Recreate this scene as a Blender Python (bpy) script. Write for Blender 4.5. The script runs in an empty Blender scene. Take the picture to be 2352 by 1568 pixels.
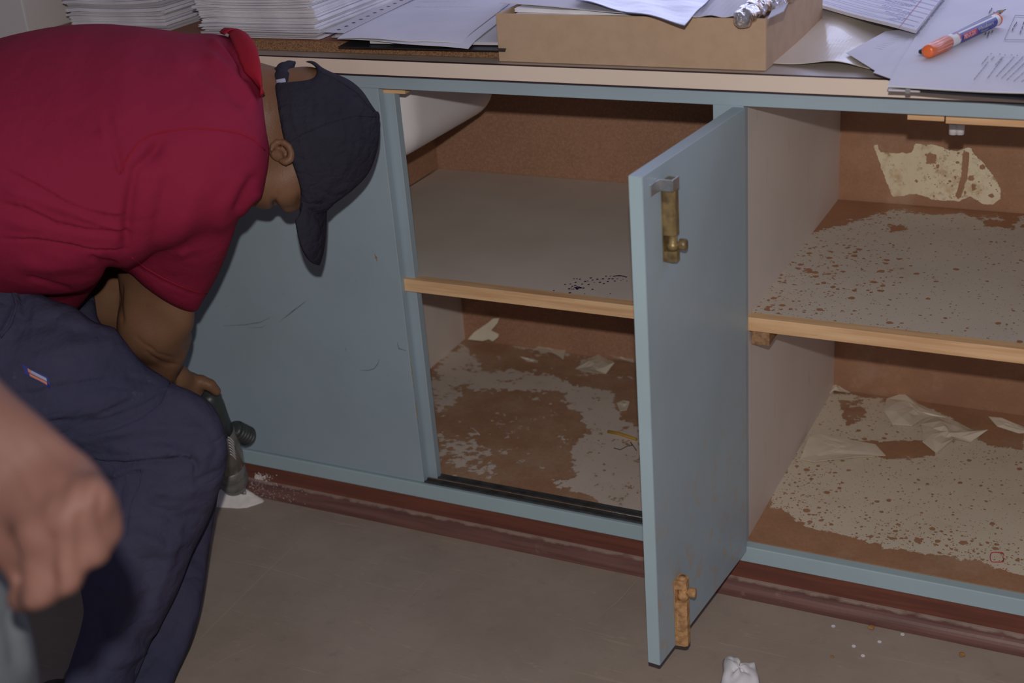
import bpy, bmesh, math, random
import numpy as np
from mathutils import Matrix, Vector
from mathutils.bvhtree import BVHTree
random.seed(7)
sc = bpy.context.scene
# ---------------------------------------------------------------- camera
CAM = np.array([0.5459, -1.7542, 1.2986]); YAW, PITCH, ROLL, F = .4896, -.427, -.0824, 3102.0
def cam_axes():
    cy, sy = math.cos(YAW), math.sin(YAW); cp, sp = math.cos(PITCH), math.sin(PITCH)
    fw = np.array([-sy*cp, cy*cp, sp]); rt = np.array([cy, sy, 0.0]); up = np.cross(rt, fw)
    return math.cos(ROLL)*rt+math.sin(ROLL)*up, -math.sin(ROLL)*rt+math.cos(ROLL)*up, fw
CR, CU, CF = cam_axes()
cam = bpy.data.cameras.new('camera'); co = bpy.data.objects.new('camera', cam); sc.collection.objects.link(co)
m = Matrix.Identity(4)
for i in range(3):
    m[i][0], m[i][1], m[i][2], m[i][3] = CR[i], CU[i], -CF[i], CAM[i]
co.matrix_world = m
cam.sensor_width = 36; cam.lens = F/2352*36; cam.clip_start = .05
cam.dof.use_dof = True; cam.dof.focus_distance = 2.05; cam.dof.aperture_fstop = 4.5
sc.camera = co
# ---------------------------------------------------------------- view, world, lights
vs = sc.view_settings; vs.view_transform = 'Standard'; vs.look = 'None'; vs.gamma = 1; vs.exposure = 0; vs.use_curve_mapping = False
w = bpy.data.worlds.new('world'); sc.world = w; w.use_nodes = True
bg = w.node_tree.nodes['Background']; bg.inputs[0].default_value = (.62, .62, .80, 1); bg.inputs[1].default_value = .17
def lamp(name, kind, loc, energy, color, **kw):
    l = bpy.data.lights.new(name, kind); l.energy = energy; l.color = color
    for k, v in kw.items(): setattr(l, k, v)
    o = bpy.data.objects.new(name, l); sc.collection.objects.link(o); o.location = loc; return o
# the camera's own flash, 11.5 cm above the lens
lamp('camera_flash', 'POINT', (0.546, -1.754, 1.415), 66, (1.0, .93, .87), shadow_soft_size=.012)
# daylight through the window above the worktop
wl = lamp('window_daylight', 'AREA', (0.1, .70, 1.52), 10.5, (.62, .66, 1.0), shape='RECTANGLE', size=1.55, size_y=1.1)
wl.rotation_euler = (math.radians(-90), 0, 0)

# ---------------------------------------------------------------- helpers
AX = {'x': 0, 'y': 1, 'z': 2}
def ray(px, py): return CF+CR*(px-1176)/F-CU*(py-784)/F
def at(px, py, ax, v):                       # point on the plane ax = v seen at a pixel
    d = ray(px, py); i = AX[ax]; return CAM+d*(v-CAM[i])/d[i]
def dep(px, py, t): return CAM+ray(px, py)*t
def project(P):
    d = P-CAM; z = d@CF
    return np.stack([1176+F*(d@CR)/z, 784-F*(d@CU)/z, z], -1)
def V(*a): return np.array(a, float)

def link(name, me, mat=None, parent=None, smooth=False, loc=None):
    o = bpy.data.objects.new(name, me); sc.collection.objects.link(o)
    if mat is not None: me.materials.append(mat)
    if parent is not None: o.parent = parent
    if loc is not None: o.location = loc
    if smooth: me.shade_smooth()
    return o
def wloc(o):
    v = Vector((0, 0, 0))
    while o is not None: v += o.location; o = o.parent
    return np.array(v)
def mesh(name, verts, faces, mat=None, parent=None, smooth=False):
    """world-space verts; the object's origin is put at the middle of its base"""
    v = np.asarray(verts, float).reshape(-1, 3)
    base = np.array([(v[:, 0].min()+v[:, 0].max())/2, (v[:, 1].min()+v[:, 1].max())/2, v[:, 2].min()]) if parent is None else np.zeros(3)
    off = base if parent is None else wloc(parent)
    me = bpy.data.meshes.new(name); me.from_pydata((v-off).tolist(), [], [tuple(int(i) for i in f) for f in faces]); me.update()
    return link(name, me, mat, parent, smooth, base if parent is None else None)
def empty(name, loc):
    o = bpy.data.objects.new(name, None); sc.collection.objects.link(o); o.location = [float(c) for c in loc]; o.empty_display_size = .05; return o
def tag(o, label=None, cat=None, group=None, kind=None):
    if label: o['label'] = label
    if cat: o['category'] = cat
    if group: o['group'] = group
    if kind: o['kind'] = kind
    return o
def bm_mesh(name, bm, mat=None, parent=None, smooth=False):
    bm.normal_update(); bm.verts.index_update(); bm.verts.ensure_lookup_table()
    v = [tuple(x.co) for x in bm.verts]; f = [[x.index for x in q.verts] for q in bm.faces]; bm.free()
    return mesh(name, v, f, mat, parent, smooth)
def add_box(bm, lo, hi, bev=0, M=None, seg=2):
    lo = Vector(lo); hi = Vector(hi)
    r = bmesh.ops.create_cube(bm, size=1, matrix=Matrix.Translation((lo+hi)/2) @ Matrix.Diagonal((*(hi-lo), 1)))
    vs_ = r['verts']
    if bev > 0:
        es = list({e for v in vs_ for e in v.link_edges})
        rb = bmesh.ops.bevel(bm, geom=es, offset=bev, segments=seg, affect='EDGES', profile=.5)
        vs_ = list({v for f in rb['faces'] for v in f.verts} | {v for v in vs_ if v.is_valid})
    if M is not None: bmesh.ops.transform(bm, matrix=M, verts=vs_)
def box(name, lo, hi, mat, parent=None, bev=.001, M=None):
    bm = bmesh.new(); add_box(bm, lo, hi, bev, M); return bm_mesh(name, bm, mat, parent)
def frame_from(z, x=None):
    z = np.array(z, float); z /= np.linalg.norm(z)
    x = np.array(x if x is not None else (0, 0, 1) if abs(z[2]) < .9 else (1, 0, 0), float)
    x -= z*(x@z); x /= np.linalg.norm(x); y = np.cross(z, x); return x, y, z
def lathe(A, B, prof, n=28, x=None):
    """surface of revolution from A to B; prof = [(fraction or metres along, radius)] -> verts, faces"""
    A = np.array(A, float); B = np.array(B, float); L = np.linalg.norm(B-A); ex, ey, ez = frame_from(B-A, x)
    vv, ff = [], []
    for t, r in prof:
        for k in range(n):
            a = 2*math.pi*k/n; vv.append(A+ez*t*L+(ex*math.cos(a)+ey*math.sin(a))*r)
    m_ = len(prof)
    for i in range(m_-1):
        for k in range(n):
            a, b = i*n+k, i*n+(k+1) % n; ff.append((a, b, b+n, a+n))
    ff.append(tuple(range(n-1, -1, -1))); ff.append(tuple(range((m_-1)*n, m_*n)))
    return vv, ff
def tube(name, pts, r, mat, parent=None, n=8):
    pts = [np.array(p, float) for p in pts]; vv, ff = [], []; rs = r if hasattr(r, '__len__') else [r]*len(pts)
    for i, p in enumerate(pts):
        d = pts[min(i+1, len(pts)-1)]-pts[max(i-1, 0)]; ex, ey, ez = frame_from(d, (.123, .456, .88))
        for k in range(n):
            a = 2*math.pi*k/n; vv.append(p+(ex*math.cos(a)+ey*math.sin(a))*rs[i])
    for i in range(len(pts)-1):
        for k in range(n):
            a, b = i*n+k, i*n+(k+1) % n; ff.append((a, b, b+n, a+n))
    ff.append(tuple(range(n-1, -1, -1))); ff.append(tuple(range((len(pts)-1)*n, len(pts)*n)))
    return mesh(name, vv, ff, mat, parent, True)
def sheet_verts(c, nu, nv, zf, thick):
    """thin slab over the quad c (4 world points, a-b front edge, d-c back edge) with relief zf(u,v)"""
    a, b, c_, d = [np.array(q, float) for q in c]; vv, ff = [], []
    for s in (1, 0):
        for j in range(nv+1):
            for i in range(nu+1):
                u, v = i/nu, j/nv; p = (a*(1-u)+b*u)*(1-v)+(d*(1-u)+c_*u)*v
                h = zf(u, v); h = h if hasattr(h, '__len__') else (0, 0, h)
                vv.append(p+np.array(h)+np.array([0, 0, thick*s]))
    N = (nu+1)*(nv+1)
    for j in range(nv):
        for i in range(nu):
            q = j*(nu+1)+i; ff.append((q, q+1, q+nu+2, q+nu+1)); ff.append((N+q, N+q+nu+1, N+q+nu+2, N+q+1))
    rim = [i for i in range(nu+1)]+[j*(nu+1)+nu for j in range(1, nv+1)]+[nv*(nu+1)+i for i in range(nu-1, -1, -1)]+[j*(nu+1) for j in range(nv-1, 0, -1)]
    for k in range(len(rim)):
        p, q = rim[k], rim[(k+1) % len(rim)]; ff.append((p, N+p, N+q, q))
    return vv, ff
def sheet(name, c, mat, parent=None, nu=16, nv=16, zf=lambda u, v: 0, thick=.0006):
    vv, ff = sheet_verts(c, nu, nv, zf, thick); return mesh(name, vv, ff, mat, parent, False)

# ---------------------------------------------------------------- materials
def s2l(c): return tuple(((x/255)/12.92 if x/255 <= .04045 else ((x/255+.055)/1.055)**2.4) for x in c)
class NT:
    def __init__(s, name):
        s.m = bpy.data.materials.new(name); s.m.use_nodes = True; s.t = s.m.node_tree; s.b = s.t.nodes['Principled BSDF']
    def n(s, k, **kw):
        q = s.t.nodes.new(k)
        for a, v in kw.items():
            if a in q.inputs.keys() if isinstance(a, str) else False: q.inputs[a].default_value = v
            else: setattr(q, a, v)
        return q
    def l(s, a, b): s.t.links.new(a, b)
    def coord(s): return s.n('ShaderNodeTexCoord').outputs['Object']
    def noise(s, scale, detail=4, vec=None, rough=.55, stretch=None):
        q = s.n('ShaderNodeTexNoise'); q.inputs['Scale'].default_value = scale; q.inputs['Detail'].default_value = detail; q.inputs['Roughness'].default_value = rough
        v = vec or s.coord()
        if stretch:
            mp = s.n('ShaderNodeMapping'); mp.inputs['Scale'].default_value = stretch; s.l(v, mp.inputs['Vector']); v = mp.outputs[0]
        s.l(v, q.inputs['Vector']); return q.outputs[0]
    def math(s, op, a, b=None, clamp=False):
        q = s.n('ShaderNodeMath', operation=op); q.use_clamp = clamp
        for i, x in enumerate((a, b)):
            if x is None: continue
            if isinstance(x, (int, float)): q.inputs[i].default_value = x
            else: s.l(x, q.inputs[i])
        return q.outputs[0]
    def ramp(s, f, a, b):                    # smooth 0..1 between a and b
        q = s.n('ShaderNodeMapRange'); q.interpolation_type = 'SMOOTHSTEP'
        s.l(f, q.inputs[0]); q.inputs[1].default_value = a; q.inputs[2].default_value = b; return q.outputs[0]
    def mix(s, f, a, b):
        q = s.n('ShaderNodeMix', data_type='RGBA')
        for i, x in ((0, f), (6, a), (7, b)):
            if isinstance(x, (int, float)): q.inputs[i].default_value = x
            elif isinstance(x, tuple): q.inputs[i].default_value = (*x[:3], 1)
            else: s.l(x, q.inputs[i])
        return q.outputs[2]
    def bump(s, h, strength=.3, dist=.001):
        q = s.n('ShaderNodeBump'); q.inputs['Strength'].default_value = strength; q.inputs['Distance'].default_value = dist
        s.l(h, q.inputs['Height']); s.l(q.outputs[0], s.b.inputs['Normal'])
    def attr(s, name): q = s.n('ShaderNodeAttribute'); q.attribute_name = name; return q.outputs['Fac']
    def done(s, col, rough=.6, spec=.4, metal=0, coat=0):
        if isinstance(col, tuple): s.b.inputs['Base Color'].default_value = (*col[:3], 1)
        else: s.l(col, s.b.inputs['Base Color'])
        if isinstance(rough, (int, float)): s.b.inputs['Roughness'].default_value = rough
        else: s.l(rough, s.b.inputs['Roughness'])
        s.b.inputs['Specular IOR Level'].default_value = spec; s.b.inputs['Metallic'].default_value = metal; s.b.inputs['Coat Weight'].default_value = coat
        return s.m
def mk(name, rgb, rgb2=None, scale=20, rough=.6, spec=.35, bump=0, bscale=300, metal=0, lo=.35, hi=.7, coat=0, stretch=None, bdist=.001):
    t = NT(name); c = tuple(rgb)
    if rgb2 is not None: c = t.mix(t.ramp(t.noise(scale, 5, stretch=stretch), lo, hi), rgb, rgb2)
    if bump: t.bump(t.noise(bscale, 3), bump, bdist)
    return t.done(c, rough, spec, metal, coat)

def paint(name, base, dark, smear=.5, streak=0):
    t = NT(name); c = t.mix(t.ramp(t.noise(7, 5), .35, .75), base, tuple(x*.93 for x in base))
    sm = t.ramp(t.noise(26, 8, rough=.7), .66, .75); c = t.mix(t.math('MULTIPLY', sm, smear), c, dark)
    if streak:
        sx = t.n('ShaderNodeSeparateXYZ'); t.l(t.coord(), sx.inputs[0]); low = t.ramp(sx.outputs[2], .50, .10); dn_ = t.ramp(t.noise(34, 8, rough=.75), .50, .66); c = t.mix(t.math('MULTIPLY', t.math('MULTIPLY', low, dn_), .6), c, (.50, .33, .19))
        st = t.ramp(t.noise(9, 6, rough=.7, stretch=(3, 3, .35)), .58, .8); c = t.mix(t.math('MULTIPLY', st, streak), c, (.50, .40, .28))
    t.bump(t.noise(220, 3), .12, .001)
    return t.done(c, t.math('ADD', t.math('MULTIPLY', t.noise(30, 4), .25), .28), .4)
BLUE = (.37, .475, .55); BLUE_D = (.20, .24, .27)
MT = {}
MT['blue'] = paint('pale_blue_gloss_paint', BLUE, BLUE_D, .35)
MT['blue_door'] = paint('pale_blue_dusty_paint', BLUE, (.46, .40, .33), .25, .35)
MT['blue_edge'] = paint('pale_blue_edge_paint', (.42, .56, .62), (.32, .30, .22), .5)
MT['laminate_edge'] = mk('cream_laminate_edge', (.83, .70, .60), (.80, .67, .57), 4, .35, .4)
MT['laminate_top'] = mk('grey_beige_laminate', (.50, .44, .40), (.45, .40, .36), 5, .35, .4)
MT['dark_line'] = mk('dark_laminate_core', (.05, .02, .025), (.03, .015, .02), 40, .6)
MT['white_panel'] = None
def white_panel():
    t = NT('white_board_stained'); c = t.mix(t.ramp(t.noise(4, 4), .3, .7), (.80, .73, .70), (.74, .67, .63))
    c = t.mix(t.math('MULTIPLY', t.ramp(t.noise(14, 8, rough=.7, stretch=(1, 3, .6)), .6, .75), .5), c, (.55, .38, .24))
    t.bump(t.noise(120, 3), .1); return t.done(c, .5, .35)
MT['white_panel'] = white_panel()
def hardboard():
    t = NT('brown_hardboard'); c = t.mix(t.ramp(t.noise(6, 5), .3, .7), (.44, .235, .145), (.37, .20, .125))
    c = t.mix(t.math('MULTIPLY', t.ramp(t.noise(260, 3), .42, .68), .45), c, (.54, .35, .25)); c = t.mix(t.math('MULTIPLY', t.ramp(t.noise(170, 4), .52, .7), .35), c, (.27, .15, .10))
    c = t.mix(t.math('MULTIPLY', t.ramp(t.noise(5, 8, rough=.75, stretch=(2.5, 1, 1)), .62, .78), .25), c, (.32, .25, .20))
    t.bump(t.noise(400, 2), .2, .0006); return t.done(c, .75, .2)
MT['hardboard'] = hardboard()
def peel(name, lam, lam2, bare, bare2, speck=60, speck_r=.33, amp=1.7, rust=False):
    """laminate that has come away from its brown board where the mesh attribute 'bare' is high; 'speck' sets how many small chips"""
    t = NT(name); co_ = t.coord(); a = t.attr('bare'); sp = t.attr('speck')
    n1 = t.noise(24, 9, co_, .72); n2 = t.noise(95, 6, co_, .65); v = t.math('ADD', a, t.math('ADD', t.math('MULTIPLY', t.math('SUBTRACT', n1, .5), amp), t.math('MULTIPLY', t.math('SUBTRACT', n2, .5), amp*.55)))
    big = t.ramp(v, .47, .53)
    wv = t.n('ShaderNodeVectorMath', operation='ADD'); t.l(co_, wv.inputs[0])
    nz = t.n('ShaderNodeTexNoise'); nz.inputs['Scale'].default_value = 160; nz.inputs['Detail'].default_value = 3; t.l(co_, nz.inputs['Vector'])
    sc_ = t.n('ShaderNodeVectorMath', operation='SCALE'); sc_.inputs['Scale'].default_value = .006; t.l(nz.outputs['Color'], sc_.inputs[0]); t.l(sc_.outputs[0], wv.inputs[1])
    specks = None
    for s_, k in ((speck, .95), (speck*2.1, 1.0), (speck*4.2, .95)):
        vo = t.n('ShaderNodeTexVoronoi'); vo.inputs['Scale'].default_value = s_; t.l(wv.outputs[0], vo.inputs['Vector'])
        rr = t.n('ShaderNodeSeparateColor'); t.l(vo.outputs['Color'], rr.inputs[0])
        # only some cells hold a chip, of a random size
        size = t.math('MULTIPLY', t.math('SUBTRACT', t.math('ADD', rr.outputs[0], t.math('MULTIPLY', sp, k)), 1.0), speck_r*1.3)
        on = t.ramp(t.math('SUBTRACT', size, vo.outputs['Distance']), -.01, .03)
        specks = on if specks is None else t.math('MAXIMUM', specks, on)
    f = t.math('MAXIMUM', big, specks)
    cl = t.mix(t.ramp(t.noise(5, 5, co_), .3, .7), lam, lam2); cl = t.mix(t.math('MULTIPLY', t.ramp(t.noise(12, 7, co_, .7), .5, .8), .35), cl, (.50, .38, .26))
    if rust: cl = t.mix(t.math('MULTIPLY', t.ramp(t.noise(22, 8, co_, .7), .48, .68), .65), cl, (.52, .30, .12)); cl = t.mix(t.math('MULTIPLY', t.ramp(t.noise(70, 6, co_, .7), .56, .66), .6), cl, (.30, .19, .10))
    cb = t.mix(t.ramp(t.noise(14, 7, co_, .65), .35, .65), bare, bare2); cb = t.mix(t.math('MULTIPLY', t.ramp(t.noise(90, 5, co_, .7), .6, .8), .35), cb, (.6, .5, .42)); cb = t.mix(t.math('MULTIPLY', t.ramp(t.noise(240, 4, co_), .5, .68), .35), cb, (.27, .15, .10)); cb = t.mix(t.math('MULTIPLY', t.ramp(t.noise(10, 7, co_, .7), .5, .68), .4), cb, (.50, .36, .26))
    t.bump(t.math('SUBTRACT', t.math('MULTIPLY', t.noise(150, 3, co_), .3), f), .5, .0008)
    return t.done(t.mix(f, cl, cb), .6, .3)
MT['peel_floor_left'] = peel('laminate_half_gone', (.74, .65, .58), (.68, .59, .52), (.42, .235, .145), (.50, .32, .21))
MT['peel_floor_right'] = peel('laminate_chipped', (.76, .68, .55), (.70, .62, .50), (.45, .24, .135), (.38, .21, .125), 60, .42)
MT['peel_shelf'] = peel('laminate_speckled', (.66, .60, .53), (.61, .56, .50), (.44, .22, .12), (.38, .19, .11), 56, .44)
MT['peel_back'] = peel('cream_paint_left_on_board', (.85, .76, .56), (.80, .70, .50), (.42, .225, .135), (.36, .19, .115), 55, .36, 1.7, True)
MT['shelf_clean'] = mk('grey_beige_shelf_laminate', (.68, .61, .56), (.62, .55, .49), 6, .55, .3, .05, 200)
def wood(name, a, b, axis='x'):
    t = NT(name); st = {'x': (1.2, 22, 22), 'y': (22, 1.2, 22), 'z': (22, 22, 1.2)}[axis]
    c = t.mix(t.ramp(t.noise(5, 6, stretch=st), .35, .7), a, b); t.bump(t.noise(6, 5, stretch=st), .2, .0008); return t.done(c, .6, .3)
MT['pine'] = wood('raw_pine', (.80, .53, .30), (.64, .38, .20))
MT['mahogany'] = wood('dark_red_stained_wood', (.21, .075, .05), (.15, .055, .04))
def moulding_mat():
    t = NT('worn_red_brown_moulding'); c = t.mix(t.ramp(t.noise(5, 6, stretch=(1.2, 22, 22)), .35, .7), (.215, .105, .09), (.145, .068, .06))
    sx = t.n('ShaderNodeSeparateXYZ'); t.l(t.coord(), sx.inputs[0]); z = t.math('ADD', sx.outputs[2], t.math('MULTIPLY', t.math('SUBTRACT', t.noise(40, 6), .5), .006))
    c = t.mix(t.math('MULTIPLY', t.ramp(z, .0225, .0250), .7), c, (.50, .40, .34)); c = t.mix(t.math('MULTIPLY', t.ramp(t.noise(30, 8, rough=.7), .6, .75), .3), c, (.45, .36, .32))
    t.bump(t.noise(120, 4), .2, .0008); return t.done(c, .45, .4)
MT['moulding'] = moulding_mat()
def floor_mat():
    t = NT('brown_grey_vinyl'); c = t.mix(t.ramp(t.noise(5, 6, rough=.65), .3, .7), (.43, .35, .30), (.36, .29, .245))
    c = t.mix(t.math('MULTIPLY', t.ramp(t.noise(38, 7, rough=.7), .55, .75), .3), c, (.22, .18, .155))
    c = t.mix(t.math('MULTIPLY', t.ramp(t.noise(60, 6, rough=.75), .64, .75), .2), c, (.56, .48, .40))
    w_ = t.n('ShaderNodeTexNoise'); w_.inputs['Scale'].default_value = 3; w_.inputs['Detail'].default_value = 1
    mp = t.n('ShaderNodeMapping'); mp.inputs['Rotation'].default_value = (0, 0, .75); mp.inputs['Scale'].default_value = (1, 22, 1); t.l(t.coord(), mp.inputs[0]); t.l(mp.outputs[0], w_.inputs['Vector'])
    sc1 = t.ramp(t.math('ABSOLUTE', t.math('SUBTRACT', w_.outputs[0], .5)), .006, 0.0)
    c = t.mix(t.math('MULTIPLY', sc1, .25), c, (.66, .52, .36))
    t.bump(t.noise(180, 4), .15, .0008); return t.done(c, .5, .35)
MT['floor'] = floor_mat()
MT['wall'] = mk('off_white_wall_paint', (.60, .56, .56), (.56, .52, .52), 3, .7, .2, .1, 150)
MT['white_enamel'] = mk('white_enamel', (.88, .86, .90), (.86, .84, .88), 3, .3, .45)
MT['brass'] = mk('tarnished_brass', (.30, .22, .10), (.13, .09, .05), 60, .45, .5, .5, 160, .45)
MT['brass_rust'] = mk('rusty_brass', (.62, .36, .17), (.34, .19, .09), 120, .8, .3, 1.0, 260, .1)
MT['steel'] = mk('zinc_steel', (.55, .57, .60), (.42, .44, .46), 60, .35, .5, .1, 200, .9)
MT['track'] = mk('grey_metal_track', (.11, .115, .125), (.07, .07, .075), 50, .45, .5, .2, 200, .5)
MT['paper'] = mk('white_paper', (.68, .67, .74), (.63, .62, .70), 8, .65, .25)
MT['paper_stack'] = mk('white_exam_paper', (.86, .85, .90), (.72, .71, .77), 14, .7, .2)
MT['paper_grey'] = mk('greyish_paper', (.62, .60, .64), (.56, .55, .60), 8, .7, .2)
MT['ink'] = mk('grey_print', (.13, .12, .16), (.18, .17, .2), 80, .7, .2)
MT['ink_blue'] = mk('blue_ink', (.16, .16, .42), (.2, .2, .45), 80, .7, .2)
MT['line_blue'] = mk('pale_blue_rule', (.38, .38, .62), (.42, .42, .64), 80, .7, .2)
MT['line_red'] = mk('red_margin_rule', (.50, .18, .32), (.5, .2, .34), 80, .7, .2)
MT['purple'] = mk('purple_ink', (.045, .02, .10), (.07, .03, .14), 200, .6, .2)
def plastic_sleeve():
    t = NT('clear_plastic_over_paper'); c = t.mix(t.ramp(t.noise(9, 3), .4, .65), (.36, .39, .60), (.50, .51, .70))
    t.bump(t.noise(7, 1.5, stretch=(1, 2.2, 1)), .5, .012); return t.done(c, .20, .5, 0, .35)
MT['sleeve'] = plastic_sleeve()
def envelope():
    t = NT('glossy_cream_paper'); t.bump(t.noise(7, 1.5, stretch=(2.5, 1, 1)), .3, .006); return t.done((.72, .65, .56), .22, .5, 0, .25)
MT['envelope'] = envelope()
MT['cardboard'] = mk('brown_cardboard', (.52, .37, .26), (.48, .34, .235), 40, .8, .2, .2, 300)
MT['chipboard'] = mk('chipboard_edge', (.34, .19, .10), (.13, .075, .045), 420, .85, .15, .8, 250)
MT['board_top'] = mk('red_brown_board', (.30, .13, .075), (.24, .10, .06), 20, .5, .3)
MT['folder_black'] = mk('black_folder', (.028, .028, .033), (.02, .02, .025), 30, .5, .3)
MT['foil'] = mk('silver_foil_wrapper', (.80, .78, .82), (.40, .26, .14), 22, .18, .5, 1.0, 45, .9, .5, .58, bdist=.01)
MT['orange'] = mk('orange_plastic', (.78, .16, .035), (.72, .14, .03), 30, .3, .5, 0, 100, 0, coat=.3)
MT['marker_white'] = mk('white_marker_barrel', (.72, .71, .74), None, rough=.3, spec=.5)
MT['marker_blue'] = mk('dark_blue_marker_print', (.022, .03, .27), None, rough=.35, spec=.5)
MT['marker_red'] = mk('red_marker_print', (.55, .03, .07), None, rough=.35)
MT['black_gloss'] = mk('black_lacquer', (.016, .016, .02), None, rough=.25, spec=.5)
MT['pencil_wood'] = mk('sharpened_pencil_wood', (.38, .26, .16), None, rough=.7)
MT['skin'] = None
def skin(name, a, b, r=.5):
    t = NT(name); c = t.mix(t.ramp(t.noise(9, 5), .3, .7), a, b); c = t.mix(t.math('MULTIPLY', t.ramp(t.noise(60, 5, rough=.7), .55, .75), .25), c, tuple(x*.6 for x in a))
    v = t.n('ShaderNodeTexVoronoi'); v.inputs['Scale'].default_value = 420; t.l(t.coord(), v.inputs['Vector'])
    t.bump(v.outputs['Distance'], .25, .0006); t.done(c, r, .3)
    t.b.inputs['Subsurface Weight'].default_value = .08; t.b.inputs['Subsurface Radius'].default_value = (.01, .004, .002); return t.m
MT['skin'] = skin('dark_brown_skin', (.22, .115, .066), (.17, .085, .05))
MT['skin_near'] = skin('red_brown_skin', (.135, .064, .050), (.105, .050, .040), .68)
MT['hair'] = mk('short_black_hair', (.06, .042, .038), (.10, .07, .06), 200, .9, .1, .6, 500)
def cloth(name, a, b, scale=5, r=.85, weave=900, dust=0, sheen=.25, wrinkle=0, wscale=10):
    t = NT(name); c = t.mix(t.ramp(t.noise(scale, 4), .3, .7), a, b)
    if dust:
        c = t.mix(t.math('MULTIPLY', t.ramp(t.noise(11, 8, rough=.7, stretch=(1, 1, 1.6)), .64, .8), dust), c, (.32, .32, .36))
    h = t.math('MULTIPLY', t.noise(weave, 2), .0005)
    if wrinkle:
        q1 = t.math('ABSOLUTE', t.math('SUBTRACT', t.noise(wscale, 2.5, stretch=(1, 1, 1.7)), .5)); q2 = t.noise(wscale*2.6, 3, stretch=(1.5, 1, 1))
        h = t.math('ADD', h, t.math('ADD', t.math('MULTIPLY', q1, wrinkle), t.math('MULTIPLY', q2, wrinkle*.3)))
    t.bump(h, 1.0, 1.0); t.done(c, r, .15); t.b.inputs['Sheen Weight'].default_value = sheen; t.b.inputs['Sheen Roughness'].default_value = .5; return t.m
MT['shirt'] = cloth('crimson_cotton', (.265, .017, .052), (.235, .014, .045), sheen=0, wrinkle=.010, wscale=6)
MT['collar'] = cloth('crimson_rib_knit', (.32, .014, .032), (.28, .012, .028), sheen=0)
MT['trousers'] = cloth('navy_workwear_drill', (.058, .055, .100), (.044, .046, .088), dust=.30, sheen=0, wrinkle=.022, wscale=8)
MT['cap'] = cloth('black_navy_cap_cotton', (.030, .029, .044), (.023, .022, .034), 8, .9, 500, .10, 0, wrinkle=.012, wscale=22)
MT['denim_light'] = cloth('light_grey_blue_cloth', (.12, .135, .15), (.10, .115, .13), sheen=0)
MT['grey_plastic'] = mk('dark_grey_rubber', (.045, .055, .055), (.03, .036, .038), 40, .4, .5, .1, 200)
MT['drill_body'] = mk('grey_glossy_housing', (.24, .22, .20), (.13, .12, .11), 26, .18, .6, .3, 30, .3)
MT['drill_nose'] = mk('dusty_grey_metal', (.20, .20, .20), (.28, .28, .27), 60, .4, .5, .1, 200, .3)
MT['powder'] = mk('white_drilling_dust', (.88, .84, .82), (.80, .76, .73), 60, .95, .1, .6, 250)
MT['tissue'] = mk('white_tissue', (.88, .87, .92), (.82, .81, .86), 20, .85, .15, .3, 120)
MT['flake'] = mk('cream_laminate_flake', (.82, .75, .62), (.72, .64, .52), 20, .6, .3)
MT['yellow'] = mk('yellow_plastic', (.42, .24, .03), None, rough=.5)
MT['shoe'] = mk('black_shoe_leather', (.03, .028, .028), (.04, .035, .03), 30, .45, .4)
MT['label_blue'] = mk('blue_woven_label', (.03, .04, .22), None, rough=.7)
MT['label_orange'] = mk('orange_embroidery', (.55, .20, .10), None, rough=.7)
MT['label_pale'] = mk('pale_embroidery', (.35, .35, .5), None, rough=.7)
MT['glass'] = mk('window_glass', (.8, .85, .9), None, rough=.05); MT['glass'].node_tree.nodes['Principled BSDF'].inputs['Transmission Weight'].default_value = 1
MT['frame_white'] = mk('white_window_frame', (.6, .6, .6), None, rough=.5)

# ---------------------------------------------------------------- implicit surfaces
def smin(a, b, k): h = np.clip(.5+.5*(b-a)/k, 0, 1); return b*(1-h)+a*h-k*h*(1-h)
def smax(a, b, k): return -smin(-a, -b, k)
def cone(P, a, b, r1, r2):                  # tapered capsule
    a = np.asarray(a, float); ba = np.asarray(b, float)-a; pa = P-a; h = np.clip((pa@ba)/(ba@ba), 0, 1)
    return np.linalg.norm(pa-h[:, None]*ba, axis=1)-(r1+(r2-r1)*h)
def ell(P, c, r, ax=None):                  # ellipsoid, ax = 3 unit rows
    q = P-np.asarray(c, float)
    if ax is not None: q = q@np.asarray(ax).T
    r = np.asarray(r, float); k0 = np.linalg.norm(q/r, axis=1); k1 = np.linalg.norm(q/(r*r), axis=1); return k0*(k0-1)/np.maximum(k1, 1e-9)
def chain(P, pts, rs, k=.01):
    d = None
    for i in range(len(pts)-1):
        e = cone(P, pts[i], pts[i+1], rs[i], rs[i+1]); d = e if d is None else smin(d, e, k)
    return d
def spline(pts, n=6):
    pts = np.asarray(pts, float); N = len(pts); out = []
    for i in range(N):
        p0, p1, p2, p3 = pts[(i-1) % N], pts[i], pts[(i+1) % N], pts[(i+2) % N]
        for k in range(n):
            t = k/n; out.append(.5*((2*p1)+(p2-p0)*t+(2*p0-5*p1+4*p2-p3)*t*t+(3*p1-p0-3*p2+p3)*t**3))
    return np.array(out)
def poly_sd(X, Y, poly):                    # signed distance in px, negative inside
    d = np.full(X.shape, 1e18); s = np.ones(X.shape); n = len(poly)
    for i in range(n):
        ax_, ay = poly[i]; bx, by = poly[i-1]; ex, ey = bx-ax_, by-ay; wx, wy = X-ax_, Y-ay
        t = np.clip((wx*ex+wy*ey)/(ex*ex+ey*ey+1e-12), 0, 1); qx, qy = wx-ex*t, wy-ey*t; d = np.minimum(d, qx*qx+qy*qy)
        c1 = Y >= ay; c2 = Y < by; c3 = ex*wy > ey*wx; fl = (c1 & c2 & c3) | (~c1 & ~c2 & ~c3); s = np.where(fl, -s, s)
    return s*np.sqrt(d)
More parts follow.
